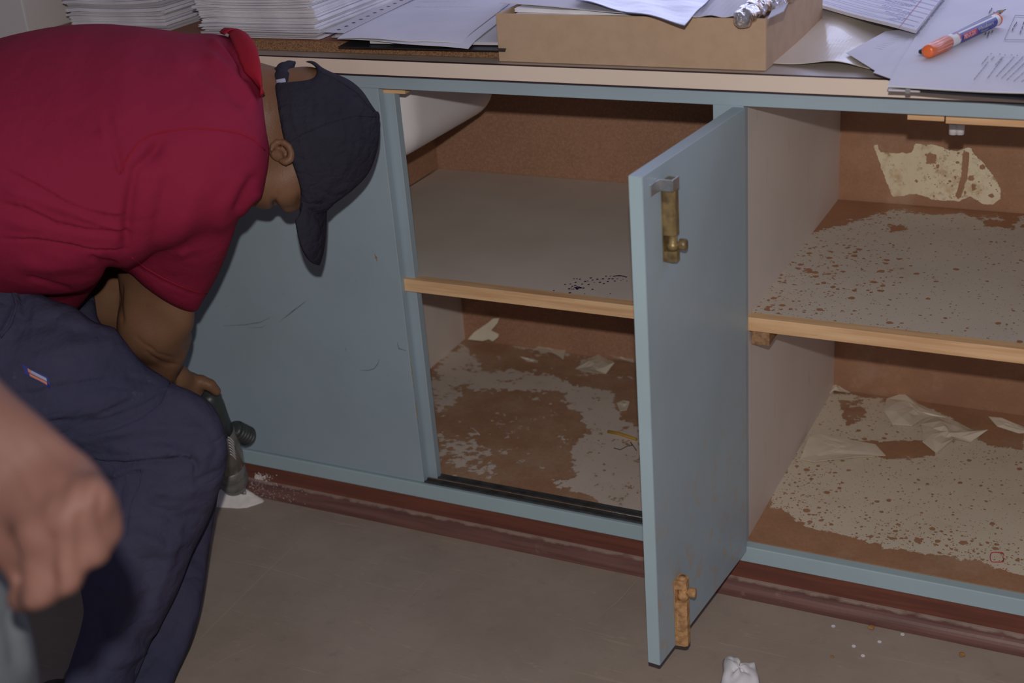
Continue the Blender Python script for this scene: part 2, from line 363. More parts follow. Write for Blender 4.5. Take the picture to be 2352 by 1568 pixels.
def outline(P, poly):                       # the outline's own cone of sight, in metres
    q = project(P); return poly_sd(q[:, 0], q[:, 1], poly)*q[:, 2]/F
def polygonise(f, lo, hi, h, coarse=4):
    lo = np.array(lo, float); n = (np.ceil((np.array(hi)-lo)/(h*coarse)).astype(int)+1)
    H = h*coarse; ax = [lo[i]+H*np.arange(n[i]) for i in range(3)]
    G = np.stack(np.meshgrid(*ax, indexing='ij'), -1).reshape(-1, 3); D = f(G).reshape(n)
    nf = (n-1)*coarse+1; near = np.abs(D) < H*1.9
    fine = np.full(nf, 1.0); idx = [np.minimum((np.arange(nf[i])+coarse//2)//coarse, n[i]-1) for i in range(3)]
    fine[:] = D[np.ix_(*idx)]; mk_ = near[np.ix_(*idx)]
    I = np.argwhere(mk_); Pts = lo+I*h
    for s in range(0, len(Pts), 400000):
        fine[tuple(I[s:s+400000].T)] = f(Pts[s:s+400000])
    S = fine < 0; nx, ny, nz = np.array(nf)-1
    c = [S[i:nx+i, j:ny+j, k:nz+k] for i in (0, 1) for j in (0, 1) for k in (0, 1)]
    cnt = sum(x.astype(np.int8) for x in c); cell = np.argwhere((cnt > 0) & (cnt < 8))
    vid = np.full((nx, ny, nz), -1, np.int64); vid[tuple(cell.T)] = np.arange(len(cell))
    acc = np.zeros((len(cell), 3)); num = np.zeros(len(cell))
    cor = [(i, j, k) for i in (0, 1) for j in (0, 1) for k in (0, 1)]
    for a in range(8):
        for b in range(a+1, 8):
            A, B = np.array(cor[a]), np.array(cor[b])
            if np.abs(A-B).sum() != 1: continue
            va = fine[tuple((cell+A).T)]; vb = fine[tuple((cell+B).T)]; x = (va < 0) != (vb < 0)
            t = np.where(x, va/np.where(x, va-vb, 1), 0)
            acc += np.where(x[:, None], A+(B-A)*t[:, None], 0); num += x
    vv = lo+(cell+acc/num[:, None])*h; quads = []
    for axn in range(3):
        o1, o2 = [(1, 2), (2, 0), (0, 1)][axn]
        e = np.eye(3, dtype=int); sl0 = S[tuple(slice(0, s_-1) if i == axn else slice(None) for i, s_ in enumerate(S.shape))]; sl1 = S[tuple(slice(1, None) if i == axn else slice(None) for i in range(3))]
        E_ = np.argwhere(sl0 != sl1); E_ = E_[(E_[:, o1] > 0) & (E_[:, o2] > 0) & (E_[:, o1] < vid.shape[o1]) & (E_[:, o2] < vid.shape[o2])]
        q = [vid[tuple((E_-d).T)] for d in (e[o1]*0, e[o1], e[o1]+e[o2], e[o2])]; ins = S[tuple(E_.T)]
        Q = np.stack(q, 1); Q = np.where(ins[:, None], Q, Q[:, ::-1]); quads.append(Q[(Q >= 0).all(1)])
    return vv, np.concatenate(quads)
def relax(v, q, it=2, k=.5):
    n = len(v)
    for _ in range(it):
        s = np.zeros_like(v); c = np.zeros(n)
        for i in range(4):
            a, b = q[:, i], q[:, (i+1) % 4]; np.add.at(s, a, v[b]); np.add.at(s, b, v[a]); np.add.at(c, a, 1); np.add.at(c, b, 1)
        v = v+(s/np.maximum(c, 1)[:, None]-v)*k
    return v
def vnormals(v, q):
    n = np.zeros_like(v); fn = np.cross(v[q[:, 2]]-v[q[:, 0]], v[q[:, 3]]-v[q[:, 1]])
    for i in range(4): np.add.at(n, q[:, i], fn)
    return n/np.maximum(np.linalg.norm(n, axis=1), 1e-12)[:, None]
def folds(v, q, L, reach=None):
    """raise or sink folds in a cloth or skin surface. L = [(px polyline, width px, height m)]"""
    n = vnormals(v, q); P = project(v); facing = np.einsum('ij,ij->i', n, CAM-v) > 0; out = v.copy()
    for ent in L:
        line, wd, amp = ent[:3]; step = len(ent) > 3; sgn_ = np.zeros(len(v))
        line = np.asarray(line, float); X, Y = P[:, 0], P[:, 1]; d = np.full(len(v), 1e9); tt = np.zeros(len(v)); Ls = len(line)-1
        for i in range(Ls):
            a, b = line[i], line[i+1]; e = b-a; t = np.clip(((X-a[0])*e[0]+(Y-a[1])*e[1])/(e@e), 0, 1)
            dd = np.hypot(X-a[0]-e[0]*t, Y-a[1]-e[1]*t); u_ = dd < d; d = np.where(u_, dd, d); sgn_ = np.where(u_, e[0]*(Y-a[1])-e[1]*(X-a[0]), sgn_); tt = np.where(u_, (i+t)/Ls, tt)
        prof = np.exp(-(d/wd)**2) if not step else np.where(sgn_ < 0, np.exp(-(d/(wd*1.8))**2), -.9*np.exp(-(d/wd)**2))*np.where(d < 2.5, d/2.5, 1)
        g = prof*np.clip(np.minimum(tt, 1-tt)*6+.15, 0, 1)*facing
        out += n*(g*amp)[:, None]
    return out
def organic(name, f, lo, hi, h, mat, parent, fold=None, it=2):
    v, q = polygonise(f, lo, hi, h); v = relax(v, q, it)
    if fold: v = relax(folds(v, q, fold), q, 1, .3)
    o = mesh(name, v, q, mat, parent, True); o['_'] = 0; del o['_']; return o, v, q
def on_surface(bvh, px, py, lift=.0015):
    d = Vector(ray(px, py)).normalized(); hit, nrm, _, _ = bvh.ray_cast(Vector(CAM), d)
    return None if hit is None else np.array(hit+nrm*lift)
def seam(name, bvh, line, r, mat, parent, lift=.0002, n=24):
    line = np.asarray(line, float); seg = np.linalg.norm(np.diff(line, axis=0), axis=1); cs = np.r_[0, np.cumsum(seg)]
    s = np.linspace(0, cs[-1], n); pts = [on_surface(bvh, np.interp(x, cs, line[:, 0]), np.interp(x, cs, line[:, 1]), lift) for x in s]
    pts = [p for p in pts if p is not None]
    return tube(name, pts, r, mat, parent, 6) if len(pts) > 2 else None
def bvh_of(v, q): return BVHTree.FromPolygons([tuple(x) for x in v], [tuple(int(i) for i in f) for f in q])

# ---------------------------------------------------------------- the room
ZT = .85                                                            # worktop height
def struct(o, label): return tag(o, label, None, None, 'structure')
o = box('floor', (-3.2, -3.4, -.03), (2.6, 1.0, 0), MT['floor'], bev=0); struct(o, 'brown grey vinyl floor'); o['category'] = 'floor'
fl = o
# back wall with the window opening above the worktop
bm = bmesh.new(); WY0, WY1 = .62, .74
for lo, hi in (((-1.299, WY0, 0), (-.7, WY1, 2.6)), ((.9, WY0, 0), (2.6, WY1, 2.6)), ((-.7, WY0, 0), (.9, WY1, .94)), ((-.7, WY0, 2.2), (.9, WY1, 2.6))): add_box(bm, lo, hi)
o = bm_mesh('wall_back', bm, MT['wall']); struct(o, 'off white wall behind the worktop'); o['category'] = 'wall'
o = box('wall_left', (-3.2, .003, 0), (-1.300, .74, 2.6), MT['wall'], bev=0); struct(o, 'off white wall jutting out at the left end of the worktop'); o['category'] = 'wall'
bm = bmesh.new()
for lo, hi in (((-.7, .64, .94), (.9, .68, .97)), ((-.7, .64, 2.15), (.9, .68, 2.2)), ((-.7, .64, .97), (-.66, .68, 2.15)), ((.86, .64, .97), (.9, .68, 2.15)), ((-.18, .64, .97), (-.15, .68, 2.15)), ((.33, .64, .97), (.36, .68, 2.15))): add_box(bm, lo, hi, .002)
o = bm_mesh('window_1', bm, MT['frame_white']); struct(o, 'white framed window above the worktop'); o['category'] = 'window'
o = box('trim_2', (-1.3045, -.0005, .0), (-1.2985, .0065, 2.6), MT['frame_white'], bev=.001); struct(o, 'pale corner bead of the left wall'); o['category'] = 'trim'
# ---------------------------------------------------------------- worktop
X0, X1 = -1.2995, 1.2
wt = empty('worktop', (-.3, .3, .826)); tag(wt, 'grey beige laminate worktop with a cream front edge', 'worktop')
bm = bmesh.new(); add_box(bm, (X0, -.014, .8265), (X1, .617, ZT), .0005); bm_mesh('top_panel', bm, MT['laminate_top'], wt)
box('edge_strip', (X0, -.0185, .8275), (X1, -.0145, ZT-.0006), MT['laminate_edge'], wt, .0004)
box('dark_line', (X0, -.0175, ZT-.0010), (X1, -.013, ZT+.0004), MT['dark_line'], wt, 0)
box('dark_line', (X0, -.0175, .8255), (X1, -.006, .8275), MT['dark_line'], wt, 0)
# ---------------------------------------------------------------- base cabinet
cab = empty('base_cabinet', (-.3, .3, 0)); tag(cab, 'pale blue painted base cabinet with open shelves, sliding door and swung door', 'cabinet')
ZR, ZB, ZL, YB = .801, .0885, .060, .574                            # rail underside, bottom rail top and bottom, back
box('top_rail', (X0, 0, ZR), (X1, .02, .8255), MT['blue'], cab)
box('divider_stile', (-.045, 0.0005, ZB-.002), (-.001, .0205, ZR+.002), MT['blue'], cab)
box('bottom_rail', (X0, -.002, ZL), (X1, .016, ZB), MT['blue_edge'], cab, .0015)
box('plinth', (X0, .004, 0), (X1, .018, ZL+.002), MT['mahogany'], cab, .0005)
bm = bmesh.new(); prof = [(0.004, 0.0)]+[(.004-.022*math.cos(a), .003+.022*math.sin(a)) for a in np.linspace(0, math.pi/2, 9)]
fr = []
for x in (X0, X1):
    fr.append([bm.verts.new((x, y, z)) for y, z in [(-.018, 0)]+prof[1:]+[(.004, 0)]])
for i in range(len(fr[0])): j = (i+1) % len(fr[0]); bm.faces.new((fr[0][i], fr[0][j], fr[1][j], fr[1][i]))
bm.faces.new(fr[0][::-1]); bm.faces.new(fr[1]); o = bm_mesh('trim_1', bm, MT['moulding']); struct(o, 'worn red brown quarter round moulding along the cabinet foot'); o['category'] = 'trim'

def field_panel(name, x0, x1, y0, y1, z, thick, mat, bare_px, base_bare=0., base_speck=0., speck_px=(), wall=False, step=.006, soft=9):
    """a board whose show face carries the attributes 'bare' and 'speck' (where its laminate is gone)"""
    if wall: U, W = np.arange(x0, x1+1e-6, step), np.arange(y0, y1+1e-6, step)      # y0,y1 are heights, z is the depth plane
    else: U, W = np.arange(x0, x1+1e-6, step), np.arange(y0, y1+1e-6, step)
    U[-1] = x1; W[-1] = y1; nu, nw = len(U), len(W); A, B = np.meshgrid(U, W, indexing='ij')
    top = np.stack([A, np.full_like(A, z), B], -1) if wall else np.stack([A, B, np.full_like(A, z)], -1)
    bot = top+(np.array([0, thick, 0]) if wall else np.array([0, 0, -thick])); v = np.concatenate([top.reshape(-1, 3), bot.reshape(-1, 3)]); N = nu*nw; f = []
    for i in range(nu-1):
        for j in range(nw-1):
            a = i*nw+j; t_ = (a, a+nw, a+nw+1, a+1); t_ = t_ if not wall else t_[:]
            f.append(t_)
    rim = [i*nw for i in range(nu)]+[(nu-1)*nw+j for j in range(1, nw)]+[i*nw+nw-1 for i in range(nu-2, -1, -1)]+[j for j in range(nw-2, 0, -1)]
    for k in range(len(rim)): p, q = rim[k], rim[(k+1) % len(rim)]; f.append((p, N+p, N+q, q))
    f.append(tuple(N+r for r in rim))
    P = project(v[:N]); X, Y = P[:, 0], P[:, 1]; bare = np.full(N, base_bare); sp = np.full(N, base_speck)
    for poly, val in bare_px: s_ = np.clip(.5-poly_sd(X, Y, np.asarray(poly, float))/(2*soft), 0, 1); bare = bare*(1-s_)+val*s_
    for poly, val in speck_px: s_ = np.clip(.5-poly_sd(X, Y, np.asarray(poly, float))/80, 0, 1); sp = sp*(1-s_)+val*s_
    o_ = mesh(name, v, f, mat, cab)
    for an, arr in (('bare', bare), ('speck', sp)):
        at_ = o_.data.attributes.new(an, 'FLOAT', 'POINT'); at_.data.foreach_set('value', np.r_[arr, arr].astype(np.float32))
    return o_
XL, XP = -.81, -.003
# left compartment floor: mostly bare, islands of laminate (value 0)
field_panel('bottom_panel', XL-.3, -.021, .016, YB-.002, ZB+.001, .012, MT['peel_floor_left'],
    [([(980, 930), (985, 880), (1010, 810), (1070, 790), (1110, 845), (1230, 850), (1250, 895), (1160, 900), (1070, 900), (1050, 925), (1010, 945)], .38),
     ([(1180, 885), (1250, 858), (1340, 885), (1410, 898), (1425, 960), (1470, 980), (1490, 1210), (1400, 1165), (1330, 1125), (1265, 1105), (1300, 1045), (1350, 990), (1335, 945), (1250, 930)], .26),
     ([(1000, 990), (1090, 1000), (1150, 1060), (1130, 1090), (1003, 1080)], .5), ([(1120, 895), (1300, 900), (1320, 1100), (1140, 1090)], .72), ([(1170, 780), (1290, 790), (1310, 820), (1180, 800)], .2), ([(1330, 830), (1400, 820), (1410, 850), (1340, 860)], .2)],
    .80, .45)
field_panel('bottom_panel', -.005, X1, .016, YB-.002, ZB+.001, .012, MT['peel_floor_right'],
    [([(1808, 1066), (1850, 960), (1900, 895), (1960, 905), (2060, 920), (2150, 945), (2250, 975), (4900, 1500), (4900, 1850), (2352, 1318), (2260, 1294), (2120, 1272), (1960, 1236), (1850, 1208), (1770, 1160), (1775, 1110)], .10),
     ([(1900, 1010), (1980, 1014), (2050, 1018), (2125, 1008), (2150, 1042), (2110, 1052), (2030, 1052), (1985, 1024)], .95), ([(1920, 915), (1990, 910), (1990, 960), (1940, 980)], .7),
     ([(2150, 935), (2352, 985), (2352, 1035), (2270, 1025), (2190, 965)], .85)],
    .9, .58, [([(1700, 1050), (1900, 1050), (1900, 1300), (1700, 1300)], .8), ([(2000, 1180), (2352, 1250), (2352, 1330), (1950, 1250)], .85)])
ZS = .4751
def shelf_board(name, x0, x1, y0, **kw):
    return field_panel(name, x0, x1, y0, YB-.002, ZS, .0215, **kw)
shR = field_panel('shelf', -.004, X1, .0425, YB-.002, ZS, .018, MT['peel_shelf'],
    [([(1900, 425), (2500, 440), (2500, 500), (2200, 492), (2060, 485), (1960, 505), (1880, 530), (1850, 540)], .8), ([(2040, 515), (2080, 517), (2085, 532), (2045, 535)], .9), ([(2240, 498), (2340, 505), (2330, 530), (2260, 520)], .75), ([(1850, 618), (1880, 618), (1880, 630), (1850, 630)], .8)],
    .14, .50, [([(1700, 470), (2060, 470), (2060, 730), (1700, 760)], .66), ([(1700, 560), (1830, 560), (1790, 760), (1700, 760)], .82)])
shL = field_panel('shelf', XL-.022, -.021, .0345, YB-.002, ZS, .018, MT['shelf_clean'], [], 0, 0, step=.04)
# pine lippings, a touch proud of the laminate
box('shelf_lipping', (-.0035, .0225, ZS-.0215), (X1, .0425, ZS+.0005), MT['pine'], cab, .001)
box('shelf_lipping', (XL-.02, .0145, ZS-.0215), (-.0215, .0345, ZS+.0005), MT['pine'], cab, .001)
bm = bmesh.new(); add_box(bm, (0, .03, ZS-.047), (.028, .30, ZS-.0225), .002); bm_mesh('shelf_batten', bm, wood('pine_end_grain', (.40, .24, .13), (.24, .13, .07), 'y'), cab)
# partition between the two compartments: white board on the right, hardboard on the left
box('partition', (-.020, .021, .07), (XP, YB, .826), MT['white_panel'], cab, 0)
box('partition', (XL-.02, .021, .07), (XL, YB, ZS-.022), MT['white_panel'], cab, 0)
box('partition', (XL-.03, .021, ZS+.001), (XL-.0235, YB, .62), MT['hardboard'], cab, 0)
box('back_panel', (X0, YB, .05), (-.012, YB+.006, .826), MT['hardboard'], cab, 0)
field_panel('back_panel', -.011, X1, .05, .826, YB, .006, MT['peel_back'],
    [([(2006, 335), (2014, 332), (2022, 350), (2060, 352), (2096, 350), (2104, 330), (2150, 332), (2180, 345), (2200, 345), (2228, 338), (2240, 355), (2262, 378), (2285, 408), (2300, 432), (2300, 458), (2282, 472), (2255, 468), (2230, 450), (2205, 464), (2140, 458), (2105, 446), (2050, 452), (2036, 420), (2022, 380)], .08),
     ([(2212, 345), (2226, 350), (2222, 410), (2205, 455), (2195, 450), (2208, 405)], 1.), ([(2130, 355), (2150, 355), (2150, 375), (2130, 375)], .8), ([(2230, 420), (2245, 420), (2245, 440), (2230, 440)], .8)],
    1.0, .35, [([(2120, 330), (2300, 340), (2300, 470), (2120, 470)], .7)], wall=True, step=.0035, soft=3.5)
# cleats under the worktop
box('worktop_cleat', (.215, .0215, .7875), (.262, .09, .8035), MT['pine'], cab, .0005)
box('worktop_cleat', (.264, .0215, .7850), (X1, .10, .8035), MT['pine'], cab, .0005)
box('worktop_cleat', (-.63, .0215, .788), (-.553, .06, .8035), MT['pine'], cab, .0005)
# ink spots on the left shelf
bm = bmesh.new(); rnd = random.Random(3)
spots = [(1310, 652), (1318, 640), (1325, 640), (1332, 641), (1298, 653), (1322, 648), (1337, 652), (1344, 646), (1352, 653), (1357, 638), (1361, 643), (1365, 648), (1372, 641), (1378, 648), (1385, 640), (1392, 634), (1396, 646), (1402, 634), (1407, 640), (1412, 645), (1418, 640), (1426, 644), (1333, 660), (1309, 672), (1343, 674), (1361, 664), (1272, 667), (1402, 674), (1350, 645), (1387, 651), (1399, 640), (1431, 641), (1438, 636), (1440, 645)]
spots += [(1325+rnd.gauss(0, 8), 661+rnd.gauss(0, 2.5)) for _ in range(22)]+[(1410+i*3.2, 634-2*math.sin(i/9*3.1)+(i/9)*2) for i in range(10)]
for px, py in spots:
    p = at(px, py, 'z', ZS+.0003); s_ = rnd.uniform(.0009, .0019)
    bmesh.ops.create_circle(bm, cap_ends=True, segments=8, radius=1, matrix=Matrix.Translation(p) @ Matrix.Diagonal((s_*1.2, s_*1.4, 1, 1)))
bm_mesh('ink_spots', bm, MT['purple'], cab)
def marks(name, lines, mat, parent, plane, wpx):
    """thin flat scuffs lying on a plane"""
    vv, ff = [], []
    for L in lines:
        w_ = wpx*L[0]; pts = L[1]; n0 = len(vv); k = len(pts)
        for i, (x, y) in enumerate(pts):
            a_, b_ = pts[max(i-1, 0)], pts[min(i+1, k-1)]; d = V(b_[0]-a_[0], b_[1]-a_[1]); d /= np.linalg.norm(d)+1e-9; w2 = w_/2*(1 if 0 < i < k-1 else .25)
            vv += [at(x-d[1]*w2, y+d[0]*w2, *plane), at(x+d[1]*w2, y-d[0]*w2, *plane)]
        ff += [(n0+2*i, n0+2*i+2, n0+2*i+3, n0+2*i+1) for i in range(k-1)]
    return mesh(name, vv, ff, mat, parent)
# sliding doors and their tracks (left compartment)
DX = -.590
def slide(x0, x1, y0):
    bm = bmesh.new(); add_box(bm, (x0, y0, ZB+.0015), (x1, y0+.0155, ZR-.0005), .0008); return bm_mesh('sliding_door', bm, MT['blue'], cab)
sd0 = slide(X0+.002, DX, .003); slide(X0+.06, DX+.0165, .0225)
MT['scuff'] = mk('grey_scuff', (.20, .24, .28), (.27, .33, .38), 300, .6); MT['chip'] = mk('brown_paint_chip', (.38, .32, .22), (.25, .18, .11), 300, .7)
for nm_, ln in (('scuff_mark', (2.2, [(512, 748), (560, 746), (598, 740), (622, 728)])), ('scuff_mark', (1.6, [(570, 752), (600, 752), (612, 746)])), ('scuff_mark', (2.6, [(655, 730), (676, 712), (692, 700), (704, 690)])), ('scuff_mark', (1.6, [(640, 740), (662, 722), (680, 708)])),
    ('scuff_mark', (1.5, [(828, 757), (842, 760)])), ('scuff_mark', (3., [(794, 799), (792, 806), (796, 800)])), ('scuff_mark', (1.6, [(800, 820), (806, 826)])), ('scuff_mark', (2.2, [(826, 850), (845, 851), (860, 846), (868, 835), (871, 824)])), ('scuff_mark', (3.5, [(912, 786), (916, 800), (934, 806)])), ('scuff_mark', (1.6, [(520, 700), (512, 712)])), ('scuff_mark', (1.5, [(886, 865), (896, 859)])), ('scuff_mark', (1.8, [(648, 672), (656, 678)]))):
    marks(nm_, [ln], MT['scuff'], sd0, ('y', .0027), 1.)
for ln in ((5., [(860, 582), (864, 592), (866, 600)]), (2., [(854, 572), (858, 580)]), (3., [(816, 643), (820, 648)]), (4., [(732, 619), (735, 622)]), (2.6, [(941, 812), (946, 850), (952, 900)]), (3., [(955, 920), (958, 950), (961, 975)])): marks('paint_chip', [ln], MT['chip'], sd0, ('y', .0027), 1.)
for y0 in (.0035, .0235):
    bm = bmesh.new(); add_box(bm, (DX-.004, y0, ZB+.001), (-.046, y0+.002, ZB+.0045)); add_box(bm, (DX-.004, y0+.011, ZB+.001), (-.046, y0+.013, ZB+.0045)); add_box(bm, (DX-.004, y0+.002, ZB+.001), (-.046, y0+.011, ZB+.0020)); bm_mesh('door_track', bm, MT['track'], cab)
# the swung door: hinged on the divider stile, standing open at right angles
def P3(x, y, z): return V(x, y, z)
dA, dB = V(.002, -.001), V(-.0265, -.3175); dv = dB-dA; dL = np.linalg.norm(dv); du = dv/dL; dn = V(du[1], -du[0]); dn = dn if dn[0] < 0 else -dn
MD = Matrix(((du[0], dn[0], 0, dA[0]), (du[1], dn[1], 0, dA[1]), (0, 0, 1, 0), (0, 0, 0, 1)))     # local x along the leaf, y into its thickness
def dbox(bm, lo, hi, bev=.0005): add_box(bm, lo, hi, bev, MD)
bm = bmesh.new(); dbox(bm, (0, 0, .0805), (dL, .0185, .7995), .0008); door = bm_mesh('door', bm, MT['blue_door'], cab); door['label'] = 'pale blue door leaf standing open, dusty inside face'
bm = bmesh.new(); dbox(bm, (dL-.0004, .0004, .081), (dL+.0006, .0181, .799), 0); bm_mesh('door_edge', bm, MT['blue_edge'], door)
def barrel_bolt(z0, z1, xc, flip, mat, mat2):
    """plate, square-shouldered barrel in two guides, rod and knob"""
    bm = bmesh.new(); s = -1
    def b(x0, x1, h0, h1, za, zb, bv=.0008): dbox(bm, (x0, -h1, za), (x1, -h0, zb), bv)
    Z = (lambda t: z0+(z1-z0)*t) if not flip else (lambda t: z1-(z1-z0)*t)
    zz = lambda a, c: (min(Z(a), Z(c)), max(Z(a), Z(c)))
    b(xc-.012, xc+.012, 0, .0016, z0, z1)
    for a, c in ((.33, 1.0), (0, .13)):
        za, zb = zz(a, c)
        pts = [(-.0105, 0.001), (-.0095, .011), (-.006, .0155), (.005, .0165), (.0085, .013), (.0105, .001)]
        v0 = [bm.verts.new(MD @ Vector((xc+p[0], -p[1], za))) for p in pts]; v1 = [bm.verts.new(MD @ Vector((xc+p[0], -p[1], zb))) for p in pts]
        for i in range(5): bm.faces.new((v0[i], v0[i+1], v1[i+1], v1[i]))
        bm.faces.new(v0[::-1]); bm.faces.new(v1)
    root = bm_mesh('barrel_bolt', bm, mat, door)
    za, zb = zz(-.02, 1.0); A = MD @ Vector((xc, -.008, za)); B = MD @ Vector((xc, -.008, zb)); vv, ff = lathe(A, B, [(0, .0055), (.999, .0055)], 14)
    za, zb = zz(.14, .31); A2 = MD @ Vector((xc, -.009, za)); B2 = MD @ Vector((xc, -.009, zb)); v2, f2 = lathe(A2, B2, [(0, .0075), (.4, .0075), (.45, .0062), (1, .0062)], 14)
    zk = Z(.20); K0 = MD @ Vector((xc, -.010, zk)); K1 = MD @ Vector((xc-.004, -.027, zk)); v3, f3 = lathe(K0, K1, [(0, .0035), (.35, .0035), (.45, .0072), (.9, .0072), (1, .005)], 14)
    V_, F_ = list(vv), list(ff)
    for a_, b_ in ((v2, f2), (v3, f3)): n0 = len(V_); V_ += list(a_); F_ += [tuple(i+n0 for i in q) for q in b_]
    mesh('bolt_rod', V_, F_, mat2, door, True)
# bolt positions measured on the leaf's inner face
def leaf(px, py):
    n_ = V(dn[0], dn[1], 0); d = ray(px, py); t_ = ((V(dA[0], dA[1], 0)-CAM)@n_)/(d@n_); p = CAM+d*t_; return (p[:2]-dA)@du, p[2]
zt = leaf(1540, 400)[1]; zb_ = leaf(1528, 597)[1]; xb = leaf(1524, 500)[0]
barrel_bolt(zb_, zt, xb-.006, False, MT['brass'], MT['brass'])
zt2 = leaf(1560, 1318)[1]; zb2 = leaf(1557, 1475)[1]; xb2 = leaf(1553, 1400)[0]
barrel_bolt(zb2, zt2, xb2-.006, True, MT['brass_rust'], MT['brass_rust'])
xk, zk = leaf(1504, 430); bm = bmesh.new()
dbox(bm, (xk-.005, -.0018, zk-.0075), (xk+.014, 0, zk+.0075)); dbox(bm, (xk-.030, -.0190, zk-.0075), (xk-.010, -.017, zk+.0075)); dbox(bm, (xk-.012, -.0185, zk-.0075), (xk-.010, -.0005, zk+.0075)); dbox(bm, (xk-.012, -.0022, zk-.0075), (xk-.004, -.0004, zk+.0075))
k_ = bm_mesh('bolt_keeper', bm, MT['steel'], door); k_['label'] = 'bright zinc strap over the upper bolt'
MT['scratch'] = mk('pale_floor_scratch', (.52, .44, .34), (.45, .38, .30), 200, .6)
for zi, ln in enumerate(([(428, 1498), (520, 1405), (610, 1315), (716, 1214)], [(512, 1284), (600, 1300), (690, 1325), (762, 1346)], [(452, 1548), (540, 1500), (600, 1475)], [(905, 1415), (960, 1350), (1002, 1310)], [(1500, 1290), (1420, 1380), (1370, 1420)])): marks('scratch', [(1.4, ln)], MT['scratch'], fl, ('z', .0003+.0001*zi), 1.)
# ---------------------------------------------------------------- sink and small fittings
def sink_f(P):
    c = V(-.765, .275, .745); hx = V(.166, .19, .104); q = np.abs(P-c); r = .055
    # walls draw in towards the bottom
    tap = 1-.06*np.clip((.80-P[:, 2])/.15, 0, 1); q = np.stack([q[:, 0]/tap, q[:, 1]/tap, q[:, 2]], -1)-(hx-r)
    d = np.linalg.norm(np.maximum(q, 0), axis=1)+np.minimum(q.max(1), 0)-r; d = np.maximum(d, P[:, 2]-.8245)
    return np.maximum(d, -(d+.008)*1.0) if False else d
sv, sq = polygonise(sink_f, (-.96, .05, .61), (-.56, .50, .84), .006, 3); sv = relax(sv, sq, 3); o = mesh('sink_basin', sv, sq, MT['white_enamel'], None, True)
tag(o, 'white enamel sink basin hanging under the worktop at the left', 'sink')
for i, px in enumerate((2190, 2206)):
    p = at(px, 291, 'y', .16); e = empty('cable_connector', p-V(0, 0, .012))
    tag(e, ['white plastic connector under the right worktop, the left of a pair', 'white plastic connector under the right worktop, the right of a pair beside a clear cap'][i], 'connector', 'white connectors under the worktop')
    vv, ff = lathe(p-V(0, 0, .011), p+V(0, 0, .005), [(0, .0035), (.02, .0058), (.9, .0060), (1, .0052)], 18); mesh('sleeve', vv, ff, MT['marker_white'], e, True)
    vv, ff = lathe(p+V(0, 0, .005), p+V(0, 0, .010), [(0, .005), (1, .005)], 18); mesh('ring', vv, ff, MT['steel'], e, True)
    vv, ff = lathe(p+V(0, 0, .010), V(p[0], p[1], .8262), [(0, .0015), (1, .0015)], 10); mesh('wire', vv, ff, MT['folder_black'], e, True)
# ---------------------------------------------------------------- things on the worktop
ZC = ZT+.0006; ZBD = .868
bm = bmesh.new(); add_box(bm, (X0+.003, .018, ZC), (-.374, .50, ZBD-.001), .0006); bd = bm_mesh('loose_board', bm, MT['chipboard']); tag(bd, 'brown chipboard slab lying on the worktop under the paper stacks', 'board')
box('board_face', (X0+.004, .0195, ZBD-.0012), (-.375, .498, ZBD), MT['board_top'], bd, 0)
def booklet_stack(x, y, n, w_, d_, t0, group, labels, seed, skew=0, bend=.007):
    rnd = random.Random(seed); z = ZBD+.0005
    for k in range(n):
        t = t0*rnd.uniform(.7, 1.35); jx, jy, a = rnd.uniform(-.006, .006), rnd.uniform(-.006, .006), rnd.uniform(-.02, .02)
        if k in (2, 3): jx += .004
        nl = 6; vv, ff = [], []
        cx, cy = x+w_/2+jx+skew*k, y+d_/2+jy; ph = rnd.uniform(0, 6); ld = rnd.uniform(.000, .004)
        for s in range(nl):
            zz = z+t*s/nl; ex = rnd.uniform(-.0018, .0018); ey = rnd.uniform(-.002, .002)
            cs = []
            for sx, sy in ((-1, -1), (1, -1), (1, 1), (-1, 1)):
                lx, ly = sx*w_/2+ex, sy*d_/2+ey; cs.append(V(cx+lx*math.cos(a)-ly*math.sin(a), cy+lx*math.sin(a)+ly*math.cos(a), zz))
            bow = bend*(k/n)*4; lift = lambda u, v, b_=bow: (0, 0, b_*((u-.42)**2)-.0035*max(0, .12-u)/.12*(1 if b_ else 0)*min(1, k/6))
            v1, f1 = sheet_verts(cs, 14, 2, lift, t/nl*.72); n0 = len(vv); vv += list(v1); ff += [tuple(i+n0 for i in q) for q in f1]
        o_ = mesh('exam_booklet', vv, ff, MT['paper_stack'] if rnd.random() < .8 else MT['paper_grey']); z += t+.00015
        tag(o_, labels, 'booklet', group)
    return z
booklet_stack(-.935, .021, 30, .228, .30, .0042, 'booklets in the right-hand white stack', 'white paper booklet in the tall stack right of the crimson shirt collar', 5)
booklet_stack(-1.243, .045, 26, .212, .30, .0042, 'booklets in the left-hand white stack', 'white paper booklet in the stack behind the bent back', 6, 0, .012)
